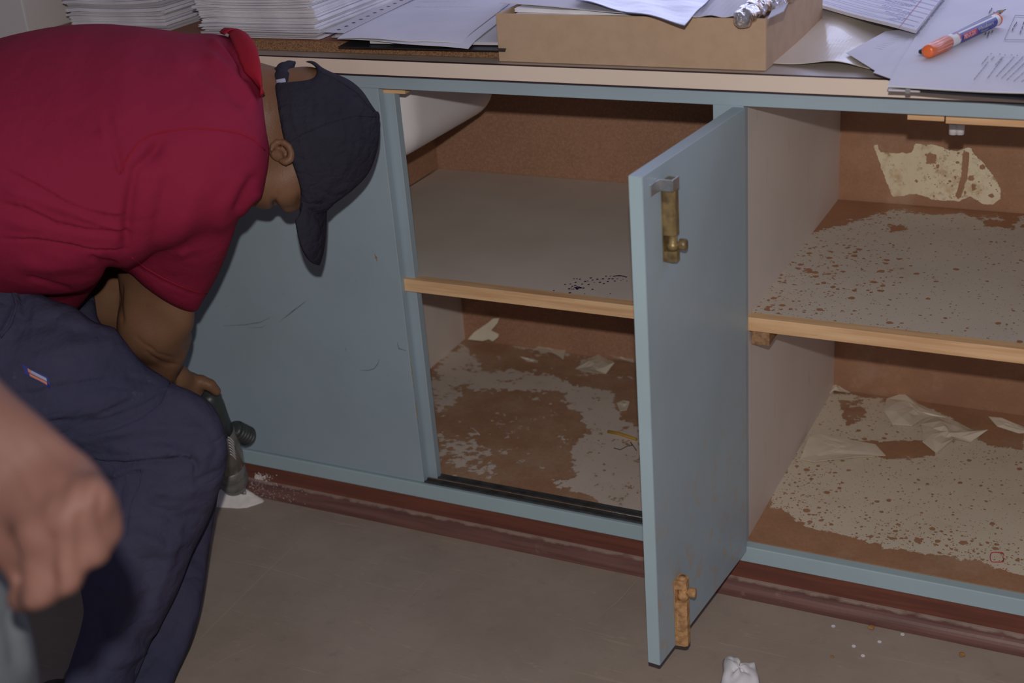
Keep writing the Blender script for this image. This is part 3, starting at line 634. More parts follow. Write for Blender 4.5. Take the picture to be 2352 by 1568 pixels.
# black folder, then the loose pile of papers that hangs over the board edge
def q(*pp, z): return [at(a, b, 'z', z) for a, b in pp]
c = q((776, 109), (1160, 118), (1190, 60), (850, 70), z=ZBD+.001)
o = sheet('black_folder', c, MT['folder_black'], None, 8, 6, thick=.0012); tag(o, 'black folder under the loose papers, on the brown board', 'folder')
c = q((850, 100), (1165, 104), (1230, -20), (960, -20), z=ZBD+.004)
o = sheet('document_wallet', c, MT['paper_grey'], None, 8, 6, thick=.004); tag(o, 'grey document wallet between the black folder and the loose papers', 'document')
def scribbles(name, c, rows, mat, parent, z=.0006, rnd=random.Random(2), h=.0011, word=(.004, .012), x0=.1, x1=.9, zf=None, gap=.0025, lines=False):
    """rows of small word-length marks on the sheet c; rows = list of v positions (0 front, 1 back)"""
    a, b, c_, d = [np.array(k_, float) for k_ in c]; L = np.linalg.norm(b-a); D = np.linalg.norm(d-a); vv, ff = [], []
    for r_ in rows:
        v, u0, u1 = r_ if hasattr(r_, '__len__') else (r_, x0, x1); u = u0
        while u < u1:
            w_ = (u1-u0) if lines else rnd.uniform(*word)/L; w_ = min(w_, u1-u)
            n0 = len(vv); nseg = 14 if lines else 2
            for i in range(nseg+1):
                for s in (0, 1):
                    uu = u+w_*i/nseg; vq = v+s*h/D+(rnd.uniform(-.15, .15)*h/D if not lines else 0)
                    vv.append((a*(1-uu)+b*uu)*(1-vq)+(d*(1-uu)+c_*uu)*vq+V(0, 0, z+(zf(uu, vq) if zf else 0)))
            for i in range(nseg): k_ = n0+2*i; ff.append((k_, k_+2, k_+3, k_+1))
            u += w_+gap/L
            if lines: break
    return mesh(name, vv, ff, mat, parent)
pz = lambda u, v: .0008*math.sin(9*u+3*v)-.007*max(0, .12-v)/.12*max(0, u-.35)
pile = [((762, 86), (1050, 104), (1200, -10), (930, -22), ZBD+.0090, 'paper'), ((775, 90), (1075, 106), (1230, -15), (950, -18), ZBD+.0105, 'paper'), ((770, 84), (1050, 98), (1180, -25), (915, -30), ZBD+.012, 'paper_grey'), ((778, 88), (1060, 93), (1215, -28), (930, -34), ZBD+.0135, 'paper')]
lab = ['white loose sheet at the bottom of the middle pile, drooping over the board edge', 'white loose sheet second from the bottom of the middle pile', 'greyish loose sheet near the top of the middle pile', 'white printed sheet on top of the middle pile, between the stack and the cardboard box']
for i, p in enumerate(pile):
    c = [at(a, b, 'z', p[4]) for a, b in p[:4]]; o = sheet('loose_sheet', c, MT[p[5]], None, 20, 10, pz, .0011); tag(o, lab[i], 'paper', 'loose sheets in the middle pile')
    if i == 3: scribbles('printed_text', c, [(.56, .3, .8), (.66, .28, .6), (.70, .28, .62), (.76, .28, .62), (.80, .3, .62), (.9, .3, .6)], MT['paper_grey'], o, .0015, zf=pz, h=.0015)
# punched pocket edge lying along the tall stack
c = q((742, 74), (790, 76), (975, -14), (935, -14), z=ZBD+.0165); o = sheet('punched_pocket', c, MT['paper_grey'], None, 4, 12, thick=.0004); tag(o, 'clear punched pocket edge with a row of holes beside the tall stack', 'pocket')
bm = bmesh.new(); pa, pb = .5*(c[0]+c[1]), .5*(c[3]+c[2])
for k in range(11):
    p = pa+(pb-pa)*(.06+k*.083)+V(0, 0, .0007); bmesh.ops.create_circle(bm, cap_ends=True, segments=10, radius=.0034, matrix=Matrix.Translation(p))
bm_mesh('punch_holes', bm, MT['folder_black'], o)
# the cardboard tray
bx0, bx1, by0, by1, bz0, bz1 = -.372, .030, .000, .30, ZC, .9195
tray = empty('cardboard_box', ((bx0+bx1)/2, .15, bz0)); tag(tray, 'open brown cardboard tray box full of papers on the worktop edge', 'box')
bm = bmesh.new(); add_box(bm, (bx0, by0, bz0), (bx1, by0+.004, bz1+.001), .0012); bm_mesh('front_panel', bm, MT['cardboard'], tray)
for nm, lo, hi in (('side_panel', (bx0, by0+.004, bz0), (bx0+.004, by1, bz1)), ('side_panel', (bx1-.004, by0+.004, bz0), (bx1, by1, bz1)), ('rear_panel', (bx0+.004, by1-.004, bz0), (bx1-.004, by1, bz1)), ('base', (bx0+.004, by0+.004, bz0), (bx1-.004, by1-.004, bz0+.003))): box(nm, lo, hi, MT['cardboard'], tray, .0008)
# contents: paper stack inside
rnd = random.Random(9)
for k in range(9):
    z = .866+.0062*k; a = rnd.uniform(-.03, .03); j = rnd.uniform(-.006, .006); ce = V(-.185+j, .155, z)
    cs = [ce+V(sx*.165*math.cos(a)-sy*.125*math.sin(a), sx*.165*math.sin(a)+sy*.125*math.cos(a), 0) for sx, sy in ((-1, -1), (1, -1), (1, 1), (-1, 1))]
    o = sheet('paper_bundle', cs, MT['paper_stack'], None, 10, 4, lambda u, v: .0006*math.sin(7*u+k), .0055); tag(o, 'bundle of white sheets inside the cardboard tray', 'paper', 'bundles in the cardboard tray')
c = q((1148, 8), (1600, 42), (1640, -30), (1200, -60), z=.9235); o = sheet('loose_sheet', c, MT['paper'], None, 14, 6, lambda u, v: .001*math.sin(8*u), .0012); tag(o, 'white sheet lying on the cardboard box rim under the plastic sleeve', 'paper')
c = q((1560, 36), (1690, 42), (1745, -10), (1600, -20), z=.923); o = sheet('loose_sheet', c, MT['paper'], None, 12, 5, lambda u, v: .0015*math.sin(14*u+5*v)+.002*u, .0008); tag(o, 'crumpled white sheet corner between plastic sleeve and foil wrapper', 'paper')
cs = [at(1322, 2, 'z', .931), at(1572, 58, 'z', .927), at(1650, -22, 'z', .932), at(1400, -70, 'z', .932)]
o = sheet('plastic_sleeve', cs, MT['sleeve'], None, 24, 12, lambda u, v: .0022*math.sin(11*u+6*v)*math.sin(5*v+1)+.001, .0012); tag(o, 'glossy clear plastic sleeve of paper poking over the box front', 'sleeve')
# foil wrapper
def wrap_f(P):
    a, b = at(1705, 42, 'z', .925), at(1812, -28, 'z', .935); d = cone(P, a, b, .013, .020)
    return d+.0016*np.sin(P[:, 0]*260+P[:, 2]*190)*np.sin(P[:, 1]*230+P[:, 2]*120)
pa, pb = at(1705, 42, 'z', .925), at(1812, -28, 'z', .935); lo = np.minimum(pa, pb)-.03; hi = np.maximum(pa, pb)+.03
sv, sq = polygonise(wrap_f, lo, hi, .0022); o = mesh('snack_wrapper', sv, sq, MT['foil'], None, True); tag(o, 'crinkled silver foil snack wrapper in the right corner of the cardboard box', 'wrapper')
B = bvh_of(sv, sq); wr = o
bm = bmesh.new(); g = []
for (px, py) in ((1762, 44), (1770, 22), (1808, 4), (1800, 26)):
    p = on_surface(B, px, py, .002); g.append(p if p is not None else at(px, py, 'z', .95))
f = bm.faces.new([bm.verts.new(p) for p in g]); bm_mesh('printed_label', bm, MT['paper'], wr)
# cream glossy envelope, its front edge curling up off the worktop
c = [at(1775, 147, 'z', ZC+.001), at(2012, 165, 'z', ZC+.001), at(2150, -40, 'z', ZC+.001), at(1850, -12, 'z', ZC+.001)]
env_z = lambda u, v: .0008+.009*math.exp(-((u-.62)/.28)**2)*max(0, 1-v*2.2)+.012*math.exp(-((u-.45)/.25)**2-((v-.6)/.3)**2)
o = sheet('envelope', c, MT['envelope'], None, 30, 20, env_z, .0007); tag(o, 'glossy cream envelope curling up beside the cardboard box', 'envelope')
# small sheets and the large printed ones at the right
z0 = ZC+.013
c = [at(1944, 122, 'z', z0), at(2012, 164, 'z', z0-.001), at(2190, 60, 'z', z0+.001), at(2035, 72, 'z', z0)]
o = sheet('loose_sheet', c, MT['paper'], None, 8, 8, thick=.0005); tag(o, 'small white slip with pale print, its corner on the cream envelope', 'paper'); 
scribbles('printed_lines', c, [(.35+.05*k, .3, .5) for k in range(8)], MT['paper_grey'], o, .0008, lines=True, h=.0006)
c = [at(2006, 167, 'z', z0+.0012), at(2048, 182, 'z', z0+.0012), at(2240, 66, 'z', z0+.0022), at(2120, 60, 'z', z0+.0022)]
o = sheet('loose_sheet', c, MT['paper'], None, 8, 8, thick=.0005); tag(o, 'narrow white slip between the small slip and the large printed sheets', 'paper')
def drape(hf): return lambda u, v: hf+.0010*math.sin(6*u+2)-.004*max(0, .10-v)/.10
zc = ZC+.0045
cb = [at(2056, 208, 'z', zc), at(2520, 244, 'z', zc), at(2620, 0, 'z', zc), at(2210, -20, 'z', zc)]
o = sheet('clipboard', cb, MT['folder_black'], None, 10, 8, lambda u, v: 0, .0028); tag(o, 'dark clipboard under the printed sheets at the right, overhanging the worktop', 'clipboard')
pc = .5*(cb[0]+cb[1])*.0+cb[0]*.93+cb[1]*.07; box('clip_tab', tuple(pc+V(-.003, -.004, -.0015)), tuple(pc+V(.003, .004, .0042)), MT['steel'], o, .0005)
big = []
for i, (dx, dy, zz) in enumerate(((0, 3, .0085), (6, -3, .0125), (-2, 0, .0165))):
    c = [at(2040+dx, 200+dy-i*3, 'z', ZC+zz), at(2560+dx, 214+dy, 'z', ZC+zz), at(2680, -60, 'z', ZC+zz), at(2190+dx, -50, 'z', ZC+zz)]
    hf = drape(.0); o = sheet('printed_sheet', c, MT['paper'], None, 34, 16, hf, .0016); big.append((c, hf, o))
    tag(o, ['white printed sheets directly on the dark clipboard at the right', 'white printed sheets in the middle of the right-hand pile', 'white printed page on top of the right-hand pile, under the marker'][i], 'paper', 'printed sheets on the clipboard')
c, hf, o = big[2]
ZP = ZC+.0165+.0016+.0008
# print: slanted rows read from the right; box outline top right
def px_strips(name, segs, wpx, mat, parent, z=ZP+.0004):
    vv, ff = [], []
    for (x0, y0), (x1, y1) in segs:
        d = V(x1-x0, y1-y0); d /= np.linalg.norm(d)+1e-9; nx_, ny_ = -d[1]*wpx/2, d[0]*wpx/2; n0 = len(vv); ns = 8
        for i in range(ns+1):
            x, y = x0+(x1-x0)*i/ns, y0+(y1-y0)*i/ns; vv += [at(x-nx_, y-ny_, 'z', z), at(x+nx_, y+ny_, 'z', z)]
        ff += [(n0+2*i, n0+2*i+1, n0+2*i+3, n0+2*i+2) for i in range(ns)]
    return mesh(name, vv, ff, mat, parent)
seg = []; rnd = random.Random(4)
for (x0, y0), (x1, y1) in (((2237, 183), (2270, 142)), ((2268, 180), (2305, 130)), ((2288, 176), (2330, 130)), ((2300, 180), (2352, 128)), ((2312, 184), (2360, 138)), ((2328, 187), (2370, 150)), ((2346, 188), (2385, 155)), ((2276, 137), (2285, 129)), ((2286, 149), (2302, 131)), ((2255, 147), (2270, 129))):
    t = 0; L = math.hypot(x1-x0, y1-y0)
    while t < 1:
        w_ = rnd.uniform(5, 12)/L; seg.append(((x0+(x1-x0)*t, y0+(y1-y0)*t), (x0+(x1-x0)*min(1, t+w_), y0+(y1-y0)*min(1, t+w_)))); t += w_+1.4/L
for p in ((2275, 123), (2295, 124), (2307, 126), (2322, 126), (2335, 127)): seg.append((p, (p[0]+3, p[1])))
px_strips('printed_text', seg, 1.5, MT['ink'], o)
px_strips('printed_box', [((2307, 91), (2332, 35)), ((2332, 35), (2420, 38)), ((2307, 91), (2400, 92)), ((2400, 92), (2420, 38))], .9, MT['ink'], o)
seg = []
for x, y in ((2325, 70), (2329, 62), (2333, 56), (2343, 76), (2347, 66), (2350, 56), (2272, 30), (2281, 33), (2276, 24), (2262, 80), (2270, 78), (2278, 75), (2268, 85)): seg.append(((x, y), (x+2.5, y-6)))
px_strips('printed_words', seg, 2.6, MT['ink'], o)
# lined notebook page, written upside down
zn = ZC+.0215
cn = [at(1818, -1, 'z', zn), at(2104, 79, 'z', zn), at(2215, -65, 'z', zn), at(2000, -120, 'z', zn)]
nb_z = lambda u, v: .0006*math.sin(9*u)+.0018*(u-.5)*(1-v)
nb = sheet('notebook', cn, MT['paper'], None, 22, 10, nb_z, .0045); tag(nb, 'open ruled notebook with handwriting and a torn edge, above the envelope', 'notebook')
zz = zn+.0064
px_strips('ruled_lines', [((1830+dx, 2-k*7+18*0), (2190, 92-k*13.5)) for k, dx in ((0, 0),)][:0]+[((1858+7*k, 4-k*9.2), (2090+k*10.5, 69-k*9.2)) for k in range(1, 8)], .8, MT['line_blue'], nb, zz)
px_strips('margin_line', [((2064, 64), (2118, -3))], 1.2, MT['line_red'], nb, zz+.0002)
seg = []; rnd = random.Random(11)
for k, (x0, y0, x1, y1) in enumerate(((2042, 42, 2080, 44), (2034, 27, 2082, 36), (2026, 12, 2093, 30), (2033, 1, 2096, 14), (2070, -4, 2104, 5))):
    n_ = int((x1-x0)/3.2)
    for i in range(n_):
        x = x0+(x1-x0)*i/n_; y = y0+(y1-y0)*i/n_; seg.append(((x, y+rnd.uniform(-2, 2)), (x+3, y+rnd.uniform(-2.5, 2.5))))
px_strips('handwriting', seg, 1.0, MT['ink_blue'], nb, zz+.0004)
seg = []; rnd = random.Random(12)
for k in range(12): x, y = 2106+k*6.2, 79-k*7.9; seg.append(((x-1+rnd.uniform(-1, 2), y+rnd.uniform(-2, 1)), (x+5+rnd.uniform(0, 2), y-6)))
px_strips('torn_edge', seg, 2.2, MT['ink'], nb, zz-.001)
# marker and pencil
ZM = ZP+.0090
mA, mB = at(2129, 119, 'z', ZM+.0003), at(2293, 43, 'z', ZM+.0003); md = (mB-mA); ML = np.linalg.norm(md)
# keep real proportions: about 13.5 cm
mk_ = empty('whiteboard_marker', V(*(mA+mB)/2)*V(1, 1, 0)+V(0, 0, ZP)); tag(mk_, 'orange capped whiteboard marker with a blue and red label, on the printed page', 'marker')
def part_lathe(nm, prof, mat, parent, A=mA, Bq=mB, n=32): vv, ff = lathe(A, Bq, prof, n); return mesh(nm, vv, ff, mat, parent, True)
RM = .0088
cap_ = part_lathe('cap', [(0, .0045), (.003, .0068), (.010, .0083), (.02, RM-.0001), (.27, RM+.0003), (.275, RM-.001)], MT['orange'], mk_)
bm = bmesh.new(); ex, ey, ez = frame_from(md)
vR, fR = [], []
for k in range(14):
    a = 2*math.pi*k/14; rad = ex*math.cos(a)+ey*math.sin(a); tan = np.cross(ez, rad); p0 = mA+ez*.055*ML+rad*(RM-.0002); p1 = mA+ez*.255*ML+rad*(RM+.0002); n0 = len(vR)
    vR += [p0-tan*.0004, p0+tan*.0004, p1+tan*.0004, p1-tan*.0004, p0+rad*.0006, p1+rad*.0006]; fR += [(n0, n0+4, n0+5, n0+3), (n0+4, n0+1, n0+2, n0+5), (n0, n0+1, n0+4), (n0+3, n0+5, n0+2)]
mesh('cap_ribs', vR, fR, MT['orange'], cap_)
brl = part_lathe('barrel', [(.24, RM-.0012), (.30, RM-.0008), (.31, RM-.0004), (.96, RM-.0004), (.985, RM-.001)], MT['marker_white'], mk_)
part_lathe('end_ring', [(.955, RM-.0001), (.97, RM+.0002), (.978, RM-.0006)], MT['orange'], mk_)
# printed band wrapped round the barrel
vw = CAM-(mA+mB)/2; vw = vw-ez*(vw@ez); vw /= np.linalg.norm(vw); side = np.cross(ez, vw)
def wrap(u, a, r): return mA+ez*(u*ML)+(vw*math.cos(a)+side*math.sin(a))*r
def band(nm, u0, u1, a0, a1, r, mat, parent):
    vv, ff = [], []; nu, na = 14, 14
    for i in range(nu+1):
        for j in range(na+1): vv.append(wrap(u0+(u1-u0)*i/nu, a0+(a1-a0)*j/na, r))
    for i in range(nu):
        for j in range(na): k = i*(na+1)+j; ff.append((k, k+1, k+na+2, k+na+1))
    return mesh(nm, vv, ff, mat, parent, True)
sgn = 1 if (side@CU) > 0 else -1                                    # +angle goes up in the view
band('red_rule', .365, .375, -1.3, .42, RM+.0000, MT['marker_red'], brl)
band('blue_label', .38, .90, *((-1.35, .42) if sgn > 0 else (-.42, 1.35)), RM-.0001, MT['marker_blue'], brl)
band('blue_label', .33, .88, *((.78, 1.25) if sgn > 0 else (-1.25, -.78)), RM-.0001, MT['marker_blue'], brl)
band('red_label', .41, .60, *((-.78, .12) if sgn > 0 else (-.12, .78)), RM+.0001, MT['marker_red'], brl)
def wrapped_text(nm, s, size, u0, a0, mat, parent, r, squeeze=1.0, bold=0):
    cu = bpy.data.curves.new(nm, 'FONT'); cu.body = s; cu.size = size; cu.offset = bold; cu.resolution_u = 3
    t = bpy.data.objects.new(nm, cu); sc.collection.objects.link(t); bpy.context.view_layer.update()
    me = bpy.data.meshes.new_from_object(t.evaluated_get(bpy.context.evaluated_depsgraph_get())); bpy.data.objects.remove(t); vv = []
    for v in me.vertices: vv.append(wrap(u0+v.co.x*squeeze/ML, a0+sgn*v.co.y/r, r))
    ff = [tuple(p.vertices) for p in me.polygons]; bpy.data.meshes.remove(me); return mesh(nm, vv, ff, mat, parent)
wrapped_text('printed_name', 'PENFLEX', .0076, .416, -sgn*.66, MT['marker_white'], brl, RM+.0003, 1.14)
wrapped_text('printed_name', 'Whiteboard', .0064, .618, -sgn*.42, MT['marker_white'], brl, RM+.0002, 1.5)
wrapped_text('printed_name', 'Marker', .0052, .66, -sgn*1.0, MT['marker_white'], brl, RM+.0002, 1.5)
pA, pB = at(2114, 119, 'z', ZP+.0045), at(2311, 21, 'z', ZP+.0045); PL = np.linalg.norm(pB-pA)
pn = empty('pencil', (pA+pB)/2*V(1, 1, 0)+V(0, 0, ZP)); tag(pn, 'black pencil lying behind the orange capped marker', 'pencil')
vv, ff = lathe(pA, pB, [(0, .0030), (.008, .0037), (.90, .0037)], 6); mesh('shaft', vv, ff, MT['black_gloss'], pn)
vv, ff = lathe(pA, pB, [(.90, .0037), (.975, .0010)], 18); mesh('sharpened_tip', vv, ff, MT['pencil_wood'], pn, True)
vv, ff = lathe(pA, pB, [(.975, .0010), (1.0, .0002)], 10); mesh('lead', vv, ff, MT['black_gloss'], pn, True)
vv, ff = lathe(pA, pB, [(.098, .0040), (.106, .0040)], 6); mesh('white_band', vv, ff, MT['marker_white'], pn)

# ---------------------------------------------------------------- peeled pieces and litter
def flake(name, pts, label, cat, mat, lift=.004, z=None, plane=('z', ZB+.0015), group=None, curl=None, thick=.0008):
    """irregular chip: outline measured on its plane, lifted and curled towards one end"""
    c = np.mean(pts, 0); P = [at(x, y, *plane) for x, y in pts]; ce = sum(P)/len(P); rnd = random.Random(int(c[0]))
    bm = bmesh.new(); up = V(0, 0, 1); n = len(P)
    rings = []
    for s in (1.0, .6, .25):
        rings.append([ce+(p-ce)*s+up*(lift*(rnd.uniform(.1, 1.) if s == 1. else .5+.5*rnd.random()*(1-s)) + (curl(x, y) if curl else 0)) for p, (x, y) in zip(P, pts)])
    top = [[bm.verts.new(p+up*thick) for p in r] for r in rings]; cen = bm.verts.new(ce+up*(lift*.8+thick+(curl(*c) if curl else 0)))
    bot = [bm.verts.new(p) for p in rings[0]]; cb_ = bm.verts.new(ce+up*(lift*.5))
    for i in range(n):
        j = (i+1) % n
        for k in range(2): bm.faces.new((top[k][i], top[k][j], top[k+1][j], top[k+1][i]))
        bm.faces.new((top[2][i], top[2][j], cen)); bm.faces.new((bot[j], bot[i], cb_)); bm.faces.new((bot[i], bot[j], top[0][j], top[0][i]))
    bmesh.ops.recalc_face_normals(bm, faces=bm.faces); o_ = bm_mesh(name, bm, mat); return tag(o_, label, cat, group)
# upright torn piece leaning on the back of the left compartment
def upright(name, pts, label, yb, tilt):
    bm = bmesh.new(); P = [at(x, y, 'y', yb) for x, y in pts]; P = [p+V(0, -tilt*((ZB+.06)-p[2])/.06*-1 if False else -tilt*max(0, 1-(p[2]-ZB)/.08), 0) for p in P]
    f = [bm.verts.new(p) for p in P]; bk = [bm.verts.new(p+V(0, .001, 0)) for p in P]; bm.faces.new(f); bm.faces.new(bk[::-1]); n = len(P)
    for i in range(n): j = (i+1) % n; bm.faces.new((f[i], bk[i], bk[j], f[j]))
    bmesh.ops.recalc_face_normals(bm, faces=bm.faces); o_ = bm_mesh(name, bm, MT['flake']); return tag(o_, label, 'flake', 'peeled laminate pieces')
upright('laminate_flake', [(1078, 776), (1092, 760), (1118, 743), (1133, 731), (1147, 730), (1143, 742), (1130, 757), (1148, 765), (1147, 772), (1135, 781), (1126, 776), (1112, 780)], 'torn cream laminate flake standing in the back left corner of the left compartment', .545, .01)
up2 = lambda s: (lambda x, y: s)
flake('laminate_flake', [(1182, 780), (1250, 784), (1320, 792), (1300, 806), (1294, 828), (1284, 820), (1262, 812), (1225, 808), (1240, 798)], 'torn cream laminate strip lying at the back of the left compartment', 'flake', MT['flake'], .006, group='peeled laminate pieces')
flake('laminate_flake', [(1322, 856), (1346, 832), (1375, 820), (1398, 830), (1412, 844), (1392, 860), (1368, 868), (1345, 864)], 'curled roundish cream flake near the swung door in the left compartment', 'flake', MT['flake'], .014, group='peeled laminate pieces')
flake('laminate_flake', [(1195, 828), (1216, 829), (1238, 833), (1236, 841), (1212, 836)], 'small pale flake with a lifted tip in the middle of the left compartment', 'flake', MT['flake'], .010, group='peeled laminate pieces')
flake('laminate_flake', [(1370, 806), (1400, 812), (1455, 828), (1456, 838), (1410, 828)], 'long thin cream flake touching the swung door at the back left', 'flake', MT['flake'], .008, group='peeled laminate pieces')
flake('laminate_flake', [(1416, 930), (1432, 922), (1447, 928), (1440, 946), (1424, 948)], 'small square cream flake beside the edge of the swung door', 'flake', MT['flake'], .006, group='peeled laminate pieces')
flake('laminate_flake', [(1910, 884), (1925, 886), (1952, 905), (1930, 910), (1912, 903), (1900, 912)], 'bright cream flake curled in the back left corner of the right compartment', 'flake', MT['flake'], .014, group='peeled laminate pieces')
flake('laminate_flake', [(2036, 918), (2075, 912), (2110, 930), (2150, 950), (2172, 962), (2140, 958), (2120, 968), (2095, 985), (2050, 975), (2030, 950)], 'wide cream flake curling up along the back of the right compartment', 'flake', MT['flake'], .010, group='peeled laminate pieces')
flake('laminate_flake', [(2120, 1010), (2114, 985), (2150, 960), (2195, 975), (2235, 990), (2268, 1002), (2230, 1018), (2190, 1022), (2150, 1046), (2118, 1030)], 'large stained cream flake with a broken end beside the long tear', 'flake', MT['flake'], .014, group='peeled laminate pieces')
flake('laminate_flake', [(1858, 1010), (1880, 1002), (1960, 1014), (2010, 1024), (2034, 1050), (1960, 1058), (1868, 1068), (1838, 1058)], 'broad cream flake lifting in front of the long tear', 'flake', MT['flake'], .007, group='peeled laminate pieces')
flake('laminate_flake', [(2270, 962), (2300, 966), (2352, 985), (2380, 998), (2340, 996), (2290, 980)], 'pale flake at the right edge of the photo on the compartment floor', 'flake', MT['flake'], .006, group='peeled laminate pieces')
# yellow strip, thread and white crumbs on the left compartment floor
def strip_px(name, pts, wd, mat, plane, thick=.0012, z=.002):
    P = [at(x, y, *plane)+V(0, 0, z) for x, y in pts]; return tube(name, P, wd, mat)
o = strip_px('plastic_strip', [(1396, 994), (1420, 998), (1462, 1012)], .0028, MT['yellow'], ('z', ZB+.0015), z=.003); tag(o, 'short yellow plastic strip beside the swung door edge', 'strip')
o = strip_px('thread_scrap', [(1410, 1030), (1425, 1034), (1440, 1026), (1452, 1024), (1448, 1016), (1458, 1030), (1462, 1036)], .0007, MT['folder_black'], ('z', ZB+.0015), z=.0015); tag(o, 'dark tangled thread scrap in front of the yellow strip', 'thread')
o = strip_px('thread_scrap', [(1076, 982), (1088, 986), (1096, 994), (1102, 1000)], .0008, MT['paper_grey'], ('z', ZB+.0015), z=.0015); tag(o, 'short pale thread on the left compartment floor', 'thread')
o = strip_px('ink_ring', [(2290+16*math.cos(a), 1280+13*math.sin(a)+2*math.sin(3*a)) for a in np.linspace(.2, 6.1, 22)], .0006, MT['marker_red'], ('z', ZB+.0015), z=.0006); o.parent = None; tag(o, 'crumpled red thread ring at the front of the right compartment', 'thread')
def disc(name, px, py, r, mat, label, group, h=.0006, plane=0.):
    p = at(px, py, 'z', plane); vv, ff = lathe(p+V(0, 0, .0002), p+V(0, 0, .0002+h), [(0, r), (1, r)], 12); return tag(mesh(name, vv, ff, mat), label, name.split('_')[-1], group)
for (px, py), lb in zip(((1914, 1438), (1961, 1484), (1982, 1506), (2020, 1474), (2073, 1457)), ('nearest the cabinet moulding, left of the rest', 'just left of the lowest dot', 'lowest on the floor', 'in the middle of the group', 'rightmost, close to the moulding')):
    disc('paper_dot', px, py, .0031, MT['tissue'], 'white punched paper dot on the vinyl floor, '+lb, 'paper dots on the floor')
for (px, py, s_), lb in zip(((2001, 1443, 1.), (2210, 1506, 1.), (1911, 1509, .5)), ('beside the moulding, behind the white dots', 'near the lower right corner', 'tiny, nearest the tissue')):
    p = at(px, py, 'z', 0); bm = bmesh.new(); bmesh.ops.create_icosphere(bm, subdivisions=2, radius=.0045*s_, matrix=Matrix.Translation(p+V(0, 0, .003*s_)))
    for v in bm.verts: v.co += Vector((random.uniform(-1, 1), random.uniform(-1, 1), 0))*.0012; v.co.z = max(v.co.z, .0002)*.8
    tag(bm_mesh('orange_crumb', bm, mk('orange_peel_crumb', (.42, .20, .05), (.3, .2, .1), 300)), 'orange crumb on the vinyl floor, '+lb, 'crumb', 'orange crumbs on the floor')
# crumpled tissue at the bottom edge
outl = [(1660, 1527), (1664, 1517), (1675, 1516), (1690, 1519), (1700, 1528), (1704, 1534), (1733, 1529), (1738, 1545), (1745, 1570), (1740, 1590), (1700, 1610), (1665, 1600), (1655, 1575), (1661, 1550)]
U_, W_ = 26, 22; bm = bmesh.new(); gridv = []
cA = at(1700, 1560, 'z', 0); rnd = random.Random(21); base = [at(x, y, 'z', 0) for x, y in spline(outl, 3)]
nr = 9; vv, ff = [], []
for r_ in range(nr+1):
    s = r_/nr
    for i, p in enumerate(base):
        q_ = cA+(p-cA)*s; a = 2*math.pi*i/len(base); h = .003+(1-s**2)*.010+.007*abs(math.sin(1.5*a+3*s))*(1-s*.3)+.003*abs(math.sin(3*a-4*s)); vv.append(q_+V(0, 0, max(.001, h if s < 1 else .0025*abs(math.sin(4*a))+.001)))
n = len(base)
for r_ in range(nr):
    for i in range(n): j = (i+1) % n; ff.append((r_*n+i, (r_+1)*n+i, (r_+1)*n+j, r_*n+j))
o = mesh('crumpled_tissue', vv, ff, MT['tissue'], None, True); so = o.modifiers.new('thickness', 'SOLIDIFY'); so.thickness = .0006; tag(o, 'crumpled white tissue on the floor in front of the swung door', 'tissue')
# white drilling dust heaped at the foot of the cabinet
pcn = at(548, 1140, 'z', 0); dv_, df_ = [], []; nr, na = 16, 44
op = [at(x, y, 'z', .0) for x, y in spline([(490, 1150), (480, 1162), (520, 1166), (560, 1167), (585, 1160), (608, 1150), (590, 1136), (575, 1112), (550, 1105), (510, 1120)], 5)]
rnd = random.Random(5); na = len(op)
for r_ in range(nr+1):
    s = r_/nr
    for i, p in enumerate(op):
        q_ = pcn+(p-pcn)*s*(1+.02*rnd.uniform(-1, 1)); q_[1] = min(q_[1], -.0175 if s*1. else 9); dv_.append(V(q_[0], q_[1], .026*(1-s**1.3)**1.2+.0016*rnd.random()*(1-s**2)+.0003))
for r_ in range(nr):
    for i in range(na): j = (i+1) % na; df_.append((r_*na+i, (r_+1)*na+i, (r_+1)*na+j, r_*na+j))
df_.append(tuple(nr*na+i for i in range(na))[::-1]); o = mesh('drilling_dust', dv_, df_, MT['powder'], None, True); tag(o, 'small heap of white drilling dust under the drill bit', 'dust', None, 'stuff')
# dust thrown on the moulding and plinth
bm = bmesh.new(); rnd = random.Random(8)
for _ in range(220):
    px, py = 585+abs(rnd.gauss(0, 16)), rnd.gauss(1096, 4); p = at(px, py, 'y', .004); p[1] = .0035
    s_ = rnd.uniform(.0003, .0011); bmesh.ops.create_icosphere(bm, subdivisions=1, radius=s_, matrix=Matrix.Translation(p))
for _ in range(170):
    x = at(570, 1130, 'y', -.018)[0]+abs(rnd.gauss(0, .06)); a = rnd.uniform(0, 1.5); s_ = rnd.uniform(.0003, .0008)
    bmesh.ops.create_icosphere(bm, subdivisions=1, radius=s_, matrix=Matrix.Translation((x, .004-.0222*math.cos(a), .003+.0222*math.sin(a))))
tag(bm_mesh('dust_specks', bm, MT['powder']), 'white dust specks scattered on the moulding and plinth by the drill', 'dust', None, 'stuff')
# ---------------------------------------------------------------- the kneeling man
man = empty('person', (-.95, -.5, 0)); tag(man, 'person in crimson polo shirt, navy trousers and dark cap squatting head down with a drill', 'person')
TH = 1.93                                                            # distance of his head along the view
def Y(px, py, y): return at(px, py, 'y', y)
LAT = V(.42, -.907, 0); LAT /= np.linalg.norm(LAT)                   # across his shoulders, towards the camera side
SP = spline
